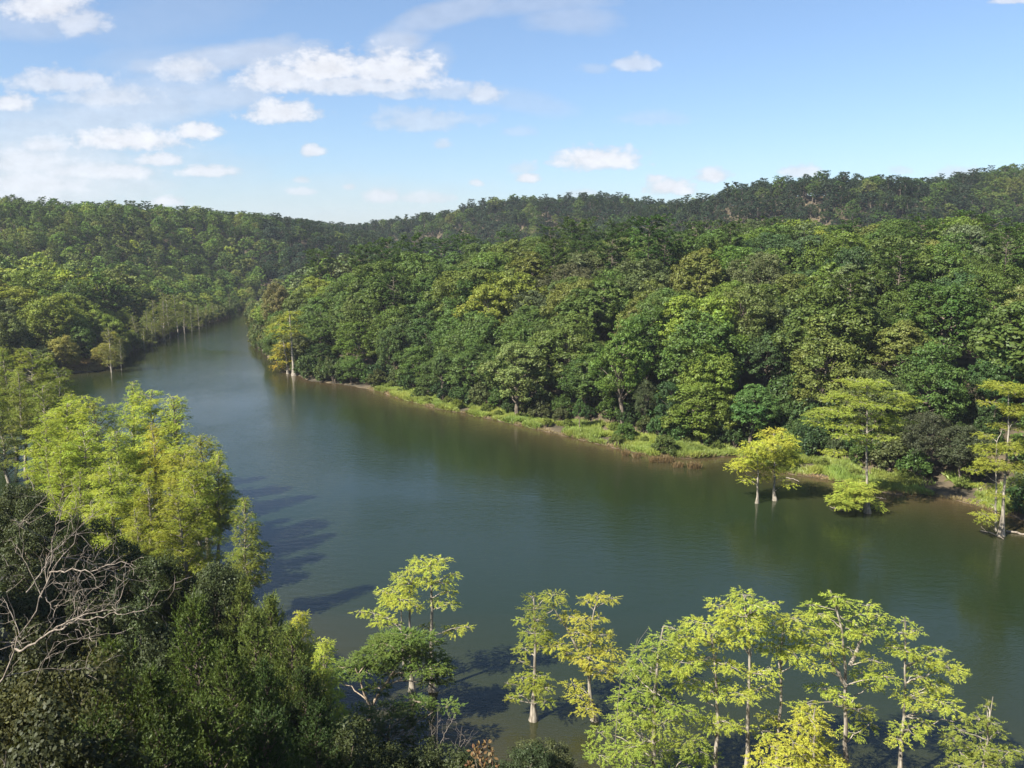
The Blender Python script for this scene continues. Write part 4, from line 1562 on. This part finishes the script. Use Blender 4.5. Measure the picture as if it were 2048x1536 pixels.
built_tree('cypress_tree', (1618, 1640), None, [[(1622, 1400), (1622, 1470), (1620, 1560)]],
           [(1617, 1431, 42, 16), (1600, 1452, 36, 14), (1636, 1455, 34, 14), (1620, 1478, 52, 16), (1580, 1486, 44, 16), (1645, 1500, 46, 16), (1600, 1512, 50, 16), (1540, 1490, 32, 14),
            (1530, 1522, 44, 14), (1625, 1532, 52, 14), (1570, 1535, 44, 14), (1668, 1525, 30, 14)],
           'low bright yellow cypress in front of the foreground row at the bottom edge', (.41, .42, .06), .105, 34, seed=26, trad=.14)
built_tree('cypress_tree', (1308, 1600), None, [[(1330, 1260), (1318, 1310), (1312, 1373), (1310, 1450), (1308, 1540)]],
           [(1347, 1258, 22, 16), (1325, 1280, 34, 16), (1300, 1300, 36, 18), (1281, 1318, 30, 18), (1262, 1342, 38, 20), (1305, 1342, 44, 20), (1273, 1378, 44, 22), (1316, 1388, 40, 20), (1350, 1410, 42, 20),
            (1245, 1400, 36, 20), (1273, 1431, 46, 20), (1379, 1424, 34, 14), (1328, 1451, 46, 20), (1230, 1440, 38, 20), (1200, 1465, 34, 18), (1277, 1470, 52, 20), (1367, 1482, 48, 18),
            (1320, 1502, 54, 20), (1245, 1495, 48, 20), (1200, 1510, 40, 18), (1270, 1528, 54, 18), (1398, 1500, 44, 16), (1390, 1530, 44, 14)],
           'broad full green cypress at the bottom edge left of the foreground row', (.25, .32, .055), .105, 34, seed=27, trad=.2, thick=.26, depth=1.2)
built_tree('cypress_tree', (1960, 1610), None, [[(1977, 1385), (1972, 1431), (1968, 1490), (1960, 1560)]],
           [(1977, 1402, 6, 4, .8), (1976, 1415, 10, 4, .8), (1974, 1430, 14, 5), (1956, 1437, 28, 9), (1984, 1447, 24, 9), (1995, 1464, 20, 12), (1925, 1463, 30, 12), (1901, 1474, 30, 15),
            (1952, 1466, 30, 12), (1913, 1500, 38, 15), (1950, 1492, 36, 14), (1990, 1498, 32, 14), (2030, 1502, 26, 13), (2012, 1522, 36, 12), (1965, 1525, 44, 14), (1915, 1530, 40, 12)],
           'young cypress with a thin bare leader in the bottom right corner', (.22, .26, .05), .105, 32, seed=28, trad=.1)

# foreground centre
built_tree('cypress_tree', (866, 1380), None, [[(861, 1118), (863, 1187), (863, 1269), (865, 1340)]],
           [(840, 1118, 22, 9), (880, 1118, 24, 10), (858, 1131, 38, 11), (822, 1140, 18, 12), (908, 1149, 17, 16), (887, 1163, 30, 15), (900, 1182, 20, 9), (850, 1158, 26, 12),
            (899, 1207, 22, 9), (875, 1202, 18, 7), (911, 1255, 30, 8, .9), (932, 1252, 13, 6, .9), (853, 1250, 20, 12, .6)],
           'taller right cypress of the small clump at the bottom centre', YG, .11, 33, seed=31, trad=.2)
built_tree('cypress_tree', (824, 1384), None, [[(824, 1150), (819, 1194), (819, 1258), (822, 1340)], [(800, 1210), (803, 1260), (808, 1330)]],
           [(826, 1166, 38, 13), (805, 1153, 22, 12), (764, 1183, 20, 11), (791, 1187, 32, 12), (812, 1200, 44, 12), (778, 1204, 22, 9), (826, 1215, 22, 9), (720, 1224, 16, 9), (747, 1228, 32, 12),
            (771, 1235, 26, 10), (754, 1246, 22, 7)],
           'left cypress of the small bottom centre clump with one long bough reaching left', YG, .11, 33, seed=32, trad=.15)
built_tree('cypress_tree', (1066, 1440), None, [[(1068, 1197), (1072, 1289), (1070, 1358), (1066, 1420)]],
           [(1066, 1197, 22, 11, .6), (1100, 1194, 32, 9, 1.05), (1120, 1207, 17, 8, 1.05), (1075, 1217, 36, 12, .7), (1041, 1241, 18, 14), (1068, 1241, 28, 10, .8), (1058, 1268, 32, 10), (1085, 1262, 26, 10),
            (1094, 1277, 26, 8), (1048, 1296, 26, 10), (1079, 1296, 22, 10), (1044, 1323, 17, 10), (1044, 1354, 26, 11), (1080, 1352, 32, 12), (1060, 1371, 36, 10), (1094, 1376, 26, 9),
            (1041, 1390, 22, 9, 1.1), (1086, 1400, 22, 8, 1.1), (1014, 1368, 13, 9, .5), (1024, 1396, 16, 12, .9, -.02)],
           'slender cypress with a flared trunk standing in brown shallows at the bottom centre', (.26, .30, .045), .105, 34, seed=33, trad=.17)
built_tree('cypress_tree', (1190, 1440), None, [[(1188, 1221), (1183, 1262), (1180, 1310), (1178, 1347), (1181, 1392), (1188, 1425)], [(1103, 1205), (1112, 1222), (1133, 1255), (1154, 1296), (1176, 1344)], [(1098, 1290), (1130, 1310), (1160, 1330), (1178, 1350)]],
           [(1174, 1204, 20, 8), (1195, 1194, 24, 8), (1222, 1198, 20, 9), (1167, 1235, 26, 8), (1133, 1231, 34, 8), (1195, 1239, 22, 8), (1160, 1265, 36, 10), (1200, 1269, 32, 10), (1118, 1289, 34, 8),
            (1176, 1289, 36, 11), (1133, 1306, 26, 9), (1181, 1317, 40, 14), (1215, 1303, 34, 12), (1236, 1323, 28, 12, .9), (1202, 1341, 36, 12, .9), (1147, 1368, 26, 12), (1160, 1392, 28, 14),
            (1174, 1419, 32, 14), (1181, 1443, 28, 13), (1222, 1345, 22, 12, .8)],
           'yellowing cypress with a leaning dark fork beside the slender one', YL, .105, 34, seed=34, trad=.17)
built_tree('juniper_tree', (738, 1452), None, [[(713, 1330), (730, 1381), (742, 1410), (745, 1440)], [(840, 1364), (800, 1362), (768, 1372), (745, 1410)], [(800, 1300), (790, 1340), (768, 1372)]],
           [(819, 1272, 46, 13), (772, 1280, 32, 12), (791, 1293, 54, 15), (853, 1284, 32, 18), (747, 1310, 40, 16), (713, 1322, 32, 15), (685, 1336, 27, 17), (675, 1358, 22, 15), (730, 1345, 30, 15),
            (812, 1315, 46, 16), (791, 1340, 28, 15), (846, 1334, 36, 18), (873, 1317, 28, 18), (890, 1342, 20, 18), (873, 1360, 30, 10), (761, 1378, 26, 12, .8), (835, 1300, 30, 14), (765, 1330, 26, 14)],
           'dark green juniper with twisted bare pale limbs below the bottom centre clump', (.110, .160, .034), .12, 46, droop=-.3, seed=35, trad=.16, thick=.3, bark=M_CEDARBARK, cat='juniper', fmat=M_NEEDLE, flare=False, wid=.45)
built_tree('juniper_tree', (775, 1540), 53, [[(790, 1400), (780, 1450), (775, 1520)]],
           [(720, 1433, 42, 16), (764, 1422, 46, 16), (812, 1402, 36, 13), (841, 1412, 36, 11), (791, 1443, 46, 15), (897, 1414, 30, 10, 1.3), (740, 1462, 40, 16, .8), (700, 1460, 40, 16, .8), (830, 1450, 36, 14, .8),
            (780, 1478, 44, 16, .8), (840, 1490, 40, 16, .7), (720, 1500, 50, 18, .7), (790, 1510, 50, 18, .7)],
           'lower dark juniper mass beneath the one with pale limbs', (.090, .135, .030), .11, 32, droop=-.3, seed=36, trad=.16, thick=.3, bark=M_CEDARBARK, cat='juniper', fmat=M_NEEDLE, flare=False, wid=.45)
#NEAR_BEGIN
# left grove standing in the water
g3 = random.Random(33)


def grove(specs, protos, H0, kind='cypress_tree', cat='cypress', group=None, wide=1.0):
    for k, (px, py, D, tint, lb) in enumerate(specs):
        p = at(px, py, D)
        gz = max(-.8, ground_z(p[0], p[1]))
        h = p[2] - gz
        put(kind, protos, k, p[0], p[1], h, H0, lb, cat, group, tint, wide=wide * g3.uniform(.92, 1.12), z=gz)


CYN = [make_cypress("near_cypress", 300 + i, R=r, start=s, nb=n, leaf=.16, dens=28, flat=(i % 2 == 0)) for i, (r, s, n) in enumerate(
    [(2.9, .30, 50), (2.6, .34, 46), (3.2, .26, 54), (2.4, .22, 50)])]
Lg = (.33, .40, .060)
grove([
    (118, 800, 104, Lg, 'left end tree of the big bright cypress grove'),
    (150, 786, 108, (.31, .38, .058), 'second tree from the left of the bright cypress grove skyline'),
    (195, 790, 103, Lg, 'bright cypress left of the highest one in the grove'),
    (255, 762, 111, (.34, .42, .06), 'highest cypress of the bright grove'),
    (305, 776, 106, Lg, 'cypress just right of the highest one in the grove'),
    (345, 792, 101, (.32, .38, .058), 'cypress at the right shoulder of the grove with boughs over the river'),
    (405, 868, 92, (.26, .30, .044), 'right end cypress of the grove with bare lower trunks over water'),
    (300, 850, 92, (.42, .41, .055), 'golden yellow cypress in the middle of the bright grove'),
    (345, 895, 86, (.29, .31, .045), 'cypress in front of the golden one in the grove'),
    (240, 860, 90, Lg, 'cypress left of the golden one in the grove'),
    (175, 855, 92, (.30, .38, .056), 'green cypress in the left front of the grove'),
    (115, 885, 92, Lg, 'cypress low at the left side of the grove'),
    (210, 925, 82, (.32, .38, .058), 'front cypress of the grove above the dark slope trees'),
    (290, 945, 80, (.30, .33, .045), 'front middle cypress of the grove'),
    (360, 985, 77, (.25, .28, .044), 'lowest front cypress at the right foot of the bright grove'),
    (272, 1015, 74, (.25, .28, .044), 'small cypress at the very foot of the grove'),
    (85, 830, 98, Lg, 'cypress between the two groves near the inlet'),
    (420, 905, 88, (.28, .33, .05), 'cypress overhanging the water at the right end of the grove'),
    (385, 935, 82, (.30, .36, .055), 'cypress low at the right foot of the grove by the water'),
    (150, 940, 84, (.27, .33, .05), 'cypress at the left foot of the grove above the dead tree'),
], CYN, 16, group='cypresses of the big left grove', wide=1.0)
grove([(478, 1000, 73, (.19, .23, .04), 'single slim cypress right of the grove against the blue water'),
       (592, 1222, 52, (.34, .36, .045), 'small bright yellow cypress tip at the river side of the dark slope trees'),
       (628, 1275, 50, (.32, .38, .058), 'low bright cypress right of the small yellow tip')], [CYN[1]], 16, wide=.9)
# grove further left across the inlet
grove([(-25, 690, 140, (.22, .27, .05), 'cypress cut by the left edge in the far left grove'), (12, 692, 136, (.20, .25, .05), 'cypress with paired pale trunks in the far left grove'),
       (55, 697, 132, (.23, .28, .05), 'middle cypress of the far left grove'), (90, 712, 134, (.21, .26, .05), 'yellow-tipped cypress of the far left grove'),
       (118, 735, 130, (.19, .24, .05), 'right end cypress of the far left grove'), (30, 740, 124, (.20, .24, .05), 'front left cypress of the far left grove'),
       (80, 765, 122, (.19, .24, .05), 'front right cypress of the far left grove'), (-5, 775, 118, (.19, .23, .05), 'lowest cypress at the left edge beside the inlet'),
       (-60, 720, 128, (.19, .23, .05), 'outermost cypress of the far left grove')],
      CYN, 16, group='cypresses of the far left grove', wide=1.0)
# slim cypresses on the far left bank
far_cy = [(216, 655, 218, (.21, .22, .05), 'slim cypress standing alone in the water left of the far row', .8), (238, 676, 222, (.13, .145, .04), 'thin cypress with bare stem right of the slim lone one', .6),
          (128, 648, 240, (.095, .12, .034), 'dull green cypress behind the marsh grass', 1.0), (150, 668, 236, (.10, .12, .034), 'short cypress beside the dull green one behind the marsh', 1.0)]
for k, (px, py, D, t, lb, w) in enumerate(far_cy):
    grove([(px, py, D, t, lb)], [CY[k % 4]], 16, wide=w)
row = [(272, 630, 268), (290, 618, 276), (305, 600, 280), (322, 585, 288), (335, 592, 292), (350, 588, 300), (365, 600, 306), (380, 612, 312), (395, 608, 322), (410, 612, 332),
       (426, 605, 345), (284, 655, 262), (300, 640, 270), (322, 625, 284)]
for k, (px, py, D) in enumerate(row):
    grove([(px, py, D, vary((.17, .20, .045), g3, .1), 'olive cypress in the row with pale trunks along the left far shore')], [CY[k % 4]], 16, group='cypresses in the far shore row', wide=.9)
grove([(459, 588, 372, (.10, .13, .034), 'last tall cypress with a thin pale trunk at the far river bend')], [CY[1]], 16, wide=.8)

# dark slope trees in the lower left; shade and sunlight partly put into tints ------------------------------------------------
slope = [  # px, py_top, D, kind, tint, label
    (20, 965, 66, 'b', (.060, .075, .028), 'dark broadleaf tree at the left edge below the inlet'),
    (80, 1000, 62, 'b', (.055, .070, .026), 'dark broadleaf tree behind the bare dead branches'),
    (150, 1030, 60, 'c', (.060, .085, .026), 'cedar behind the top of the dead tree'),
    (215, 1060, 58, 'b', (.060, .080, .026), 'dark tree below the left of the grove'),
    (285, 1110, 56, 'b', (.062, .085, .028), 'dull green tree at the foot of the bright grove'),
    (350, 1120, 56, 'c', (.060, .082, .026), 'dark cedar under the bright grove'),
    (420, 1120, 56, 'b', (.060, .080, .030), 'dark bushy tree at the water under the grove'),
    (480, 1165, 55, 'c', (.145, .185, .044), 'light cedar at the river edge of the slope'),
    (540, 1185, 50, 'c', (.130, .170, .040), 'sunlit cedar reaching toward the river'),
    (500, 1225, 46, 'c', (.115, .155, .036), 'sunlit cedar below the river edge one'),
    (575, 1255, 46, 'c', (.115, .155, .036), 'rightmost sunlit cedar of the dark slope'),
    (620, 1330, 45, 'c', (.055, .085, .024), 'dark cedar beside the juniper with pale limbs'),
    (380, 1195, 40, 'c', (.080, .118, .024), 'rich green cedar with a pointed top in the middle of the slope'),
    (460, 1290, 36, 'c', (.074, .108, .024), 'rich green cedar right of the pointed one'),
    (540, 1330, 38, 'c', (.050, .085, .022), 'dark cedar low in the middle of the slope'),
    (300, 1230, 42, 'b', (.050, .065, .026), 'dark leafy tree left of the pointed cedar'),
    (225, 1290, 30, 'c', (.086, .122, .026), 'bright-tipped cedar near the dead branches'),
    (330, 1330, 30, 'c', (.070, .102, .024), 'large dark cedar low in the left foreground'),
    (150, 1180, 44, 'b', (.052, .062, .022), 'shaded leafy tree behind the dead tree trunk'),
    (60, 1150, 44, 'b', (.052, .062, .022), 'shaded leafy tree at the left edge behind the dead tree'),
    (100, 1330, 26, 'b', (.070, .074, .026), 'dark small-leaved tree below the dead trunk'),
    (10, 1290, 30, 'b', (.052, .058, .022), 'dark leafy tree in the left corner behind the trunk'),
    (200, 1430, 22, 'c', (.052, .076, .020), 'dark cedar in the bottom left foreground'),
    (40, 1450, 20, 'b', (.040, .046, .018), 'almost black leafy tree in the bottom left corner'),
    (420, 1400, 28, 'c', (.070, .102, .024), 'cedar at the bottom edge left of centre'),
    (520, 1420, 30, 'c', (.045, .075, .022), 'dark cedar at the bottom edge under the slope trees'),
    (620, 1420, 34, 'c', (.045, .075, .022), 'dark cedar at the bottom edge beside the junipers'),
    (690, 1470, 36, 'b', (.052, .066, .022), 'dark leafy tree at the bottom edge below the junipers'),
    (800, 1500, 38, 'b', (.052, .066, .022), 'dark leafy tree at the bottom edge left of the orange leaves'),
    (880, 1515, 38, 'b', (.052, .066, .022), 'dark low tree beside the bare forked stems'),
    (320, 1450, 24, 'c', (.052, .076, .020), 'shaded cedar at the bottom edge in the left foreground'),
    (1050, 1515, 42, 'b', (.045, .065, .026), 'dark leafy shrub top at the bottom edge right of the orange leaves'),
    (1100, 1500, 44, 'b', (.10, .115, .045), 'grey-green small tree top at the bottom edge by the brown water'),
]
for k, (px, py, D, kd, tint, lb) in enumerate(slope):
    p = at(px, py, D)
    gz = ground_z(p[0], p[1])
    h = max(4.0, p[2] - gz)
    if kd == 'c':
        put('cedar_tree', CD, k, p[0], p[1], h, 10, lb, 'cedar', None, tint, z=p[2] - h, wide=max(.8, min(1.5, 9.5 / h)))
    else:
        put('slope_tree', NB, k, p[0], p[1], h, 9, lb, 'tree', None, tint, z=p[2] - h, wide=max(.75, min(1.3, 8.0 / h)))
# unseen trees added on the bluff to the left to shade the slope
for k, (x, y, h) in enumerate([(-44, 2, 14), (-52, 10, 15), (-60, 20, 14), (-48, -8, 15), (-38, -4, 13), (-66, 30, 13), (-58, 2, 15), (-30, -4, 11), (-36, -14, 13), (-24, -10, 11)]):
    put('broadleaf_tree', BL, k, x, y, h, 18, 'unseen broadleaf tree added on the bluff top to shade the slope', 'tree', 'unseen shade trees added on the bluff', vary(TINTS['mid green'], g3))


# dead tree with bare bleached boughs -------------------------------------------------
def dead_tree(kind, D, lines, label, base_px, rad0, seed, twig=True, mat=None, spread=1.6):
    g = np.random.default_rng(seed)
    b = at(base_px[0], base_px[1], D)
    gz = ground_z(b[0], b[1])
    base = np.array([b[0], b[1], gz])
    tb = Buf()
    boughs = []
    for li, (pts, r0, r1) in enumerate(lines):
        dz = 0 if li == 0 else g.uniform(-1, 1) * spread
        sb = tb if li == 0 else Buf()
        if li: boughs.append(sb)
        P = np.array([at(q[0], q[1], D + dz * (i / (len(pts) - 1))) for i, q in enumerate(pts)])
        if li == 0:
            P = np.vstack([[base[0], base[1], gz - .4], P])
        t = np.concatenate([[0], np.cumsum(np.linalg.norm(np.diff(P, axis=0), axis=1))])
        n = max(8, len(pts) * 4)
        tt = np.linspace(0, t[-1], n)
        Q = np.stack([np.interp(tt, t, P[:, k]) for k in range(3)], 1)
        for _ in range(2):
            Q[1:-1] = (Q[:-2] + 2 * Q[1:-1] + Q[2:]) / 4
        Q[1:-1] += g.normal(size=(n - 2, 3)) * r0 * .35
        (tb if li == 0 else sb).tube(Q - base, np.linspace(r0, r1, n) * .40, 7 if li < 2 else 5)
        if twig:
            for q in range(n // 2):
                i = g.integers(n // 4, n - 1)
                d = unit(rdir(1, g)[0] + unit(Q[min(n - 1, i + 1)] - Q[i - 1]) * .9 + np.array([0, 0, .3]))
                ln = g.uniform(.25, .9)
                c = curve(Q[i], Q[i] + d * ln, g, g.uniform(-.1, .15), 5, .06)
                sb.tube(c - base, np.linspace(max(.005, r1 * .5), .0025, 5), 3)
                if g.random() < .6:
                    d2 = unit(d + rdir(1, g)[0] * .9)
                    sb.tube(curve(c[3], c[3] + d2 * ln * .5, g, 0, 4, .06) - base, np.linspace(.007, .003, 4), 3)
    rt = root(kind, base)
    mesh_obj('trunk', tb.mesh(kind + '_trunk', mat or M_DEAD, True), rt)
    for sb in boughs:
        mesh_obj('bough', sb.mesh(kind + '_bough', mat or M_DEAD, True), rt)
    prop(rt, label, 'dead tree')
    return rt


c6 = lambda L: [(.349 * a, 1000 + .349 * b) for a, b in L]
dead_tree('dead_tree', 17, [
    (c6([(-60, 1100), (0, 980), (75, 850), (110, 800), (160, 690), (240, 560), (262, 490), (280, 400), (310, 340), (380, 300), (430, 250), (440, 180)]), .13, .02),
    (c6([(85, 850), (140, 850), (300, 750), (450, 690), (650, 655), (780, 650), (830, 630)]), .07, .012),
    (c6([(310, 740), (400, 690), (560, 640), (690, 622)]), .04, .01),
    (c6([(285, 415), (370, 405), (540, 405), (620, 370), (720, 355), (780, 385)]), .045, .01),
    (c6([(370, 405), (430, 440), (470, 520), (480, 580)]), .03, .008),
    (c6([(262, 555), (310, 640), (312, 700)]), .035, .012),
    (c6([(290, 370), (300, 290), (310, 180), (345, 100), (350, 50), (300, -10)]), .035, .01),
    (c6([(350, 330), (460, 340), (560, 380), (700, 430), (820, 520)]), .03, .007),
    (c6([(150, 530), (230, 430), (260, 370), (300, 300), (360, 250), (440, 170), (540, 80)]), .04, .008),
    (c6([(300, 250), (220, 200), (110, 150), (130, 110), (170, 140)]), .02, .006),
    (c6([(35, 1010), (130, 990), (250, 965), (420, 970), (580, 960)]), .028, .007),
    (c6([(310, 610), (350, 600), (440, 550)]), .02, .006),
    (c6([(240, 560), (180, 420), (130, 330), (90, 250)]), .02, .005),
    (c6([(120, 790), (60, 640), (20, 560)]), .025, .006),
    (c6([(660, 650), (672, 610), (682, 572)]), .014, .006),
    (c6([(810, 640), (860, 610), (880, 575)]), .012, .005),
    (c6([(0, 810), (75, 822), (110, 850)]), .03, .02),
    (c6([(400, 290), (370, 350), (375, 410)]), .018, .008),
    (c6([(440, 270), (520, 330), (560, 320), (610, 270)]), .016, .005),
    (c6([(410, 470), (420, 560), (470, 600)]), .015, .005),
    (c6([(200, 1060), (260, 900), (350, 800), (560, 790)]), .018, .005),
], 'large dead tree with twisted bare bleached boughs at the left edge', (-40, 1440), .14, 5)
dead_tree('dead_tree', 170, [([(1716, 650), (1711, 625), (1704, 600), (1699, 584)], .42, .2), ([(1708, 615), (1716, 596)], .2, .1)],
          'pale dead stem standing among green crowns on the right of the far slope', (1718, 700), .4, 9, twig=False, spread=.3)
dead_tree('dead_sapling', 44, [([(905, 1536), (918, 1500), (921, 1478), (924, 1453)], .06, .02), ([(918, 1500), (905, 1485)], .03, .015), ([(921, 1494), (931, 1480), (929, 1474)], .03, .012), ([(931, 1492), (938, 1481)], .02, .01)],
          'bare pale forked stem at the bottom edge left of the orange leaves', (903, 1560), .06, 6, spread=.2)
dead_tree('dead_sapling', 46, [([(877, 1530), (875, 1492), (875, 1440), (876, 1415)], .05, .02), ([(876, 1498), (893, 1460), (905, 1440), (911, 1424)], .05, .02), ([(872, 1496), (864, 1470), (858, 1440)], .04, .02), ([(893, 1460), (894, 1442)], .02, .01)],
          'bare whitish many-stemmed sapling below the juniper', (877, 1560), .05, 7, spread=.3)
dead_tree('dead_branch', 47, [([(1240, 1345), (1262, 1305), (1282, 1278), (1298, 1254)], .07, .015), ([(1270, 1296), (1276, 1275)], .02, .008)],
          'single bare grey bough pointing up right beside the yellowing cypress', (1225, 1400), .07, 8, twig=False, spread=.2)

# orange leaved sprig at the bottom edge
rt = None
g = np.random.default_rng(77)
base = at(965, 1600, 26)
fb, tb = Buf(), Buf()
for (px, py) in [(945, 1500), (962, 1492), (975, 1488), (958, 1512), (985, 1515), (990, 1530), (968, 1522), (940, 1532), (978, 1503), (952, 1506), (966, 1535)]:
    c = at(px, py, 26 + g.uniform(-.4, .4))
    tb.tube(curve((0, 0, 0), c - base, g, .05, 5, .05), [.03, .022, .015, .01, .006], 4)
    n = 15
    off = rdir(n, g) * .13
    Nn = unit(np.array([0, 0, .6]) + g.normal(size=(n, 3)) * .6)
    leaves(fb, c - base + off, off + g.normal(size=(n, 3)) * .03, Nn, .17, .09, 1 + g.normal(size=n) * .2, .5 + g.normal(size=n) * .015)
base_g = ground_z(base[0], base[1])
tb.tube(np.array([[0, 0, base_g - base[2] - .3], [0.1, 0, (base_g - base[2]) * .5], [0, 0, 0]]), [.06, .05, .03], 5)
rt = root('oak_sapling', (base[0], base[1], base_g))
t_ = mesh_obj('stem', tb.mesh('oak_sapling_stem', M_BARK, True), rt, (0, 0, base[2] - base_g))
c_ = mesh_obj('leaves', fb.mesh('oak_sapling_leaves', M_LEAF), rt, (0, 0, base[2] - base_g))
c_.color = (.17, .11, .05, 1)
prop(rt, 'oak sapling with orange-brown turned leaves at the bottom edge', 'sapling')


# drift wood ---------------------------------------------------------------------------
def log(kind, pts, r0, r1, label, z=.12, subs=()):
    P = np.array([on_water(*q) for q in pts])
    b = P[0].copy()
    P[:, 2] = z
    g = np.random.default_rng(int(pts[0][0]))
    tb = Buf()
    t = np.linspace(0, 1, 8)
    Q = np.stack([np.interp(t, np.linspace(0, 1, len(P)), P[:, k]) for k in range(3)], 1)
    Q[1:-1] += g.normal(size=(6, 3)) * .04
    tb.tube(Q - b, np.linspace(r0, r1, 8), 7)
    for s_ in subs:
        a_ = on_water(*s_[0]); a_[2] = z
        c_ = on_water(*s_[1]); c_[2] = z + .3
        tb.tube(curve(a_ - b, c_ - b, g, .03, 5, .04), np.linspace(r1 * .8, .02, 5), 5)
    o = mesh_obj(kind, tb.mesh(kind, M_DEAD, True), None, b)
    prop(o, label, 'driftwood')


log('fallen_branch', [(1572, 957), (1585, 959), (1598, 965)], .10, .05, 'white curved fallen branch lying in the shallows behind the yellow pair')
log('drift_log', [(2012, 1064), (2030, 1067), (2060, 1072)], .13, .12, 'pale straight log floating at the right edge by the leaning cypress')
log('drift_branch', [(1960, 1063), (1985, 1068), (2007, 1080)], .09, .05, 'bleached forked branch in the water at the foot of the leaning cypress', subs=[((1978, 1067), (1988, 1076)), ((1972, 1066), (1962, 1059))])
log('drift_branch', [(1660, 1015), (1672, 1020), (1690, 1024)], .07, .04, 'thin pale driftwood caught in the sprouts of the lone cypress', subs=[((1670, 1019), (1662, 1010))])
log('drift_log', [(1752, 996), (1762, 998), (1772, 1000)], .06, .04, 'short dark stick floating right of the lone cypress')
#NEAR_END

# siblings that share a description are told apart by their order from the left
ONES = 'first second third fourth fifth sixth seventh eighth ninth'.split()
TEENS = 'tenth eleventh twelfth thirteenth fourteenth fifteenth sixteenth seventeenth eighteenth nineteenth'.split()
ORD = ONES + TEENS
for ty, th in (('twenty', 'twentieth'), ('thirty', 'thirtieth'), ('forty', 'fortieth'), ('fifty', 'fiftieth')):
    ORD += [th] + [f'{ty}-{w}' for w in ONES]
by = {}
for o in scene.objects:
    if o.parent is None and 'label' in o and o.get('group'):
        by.setdefault(o['label'], []).append(o)
for lb, L_ in by.items():
    if 1 < len(L_) <= 60:
        L_.sort(key=lambda o: project(*o.location)[0])
        for i, o in enumerate(L_):
            lb = ' '.join(lb.split()[:13])
            o['label'] = (f"leftmost {lb}" if i == 0 else f"rightmost {lb}" if i == len(L_) - 1 else f"{ORD[i]} from left, {lb}")
print("COUNTS", counts)
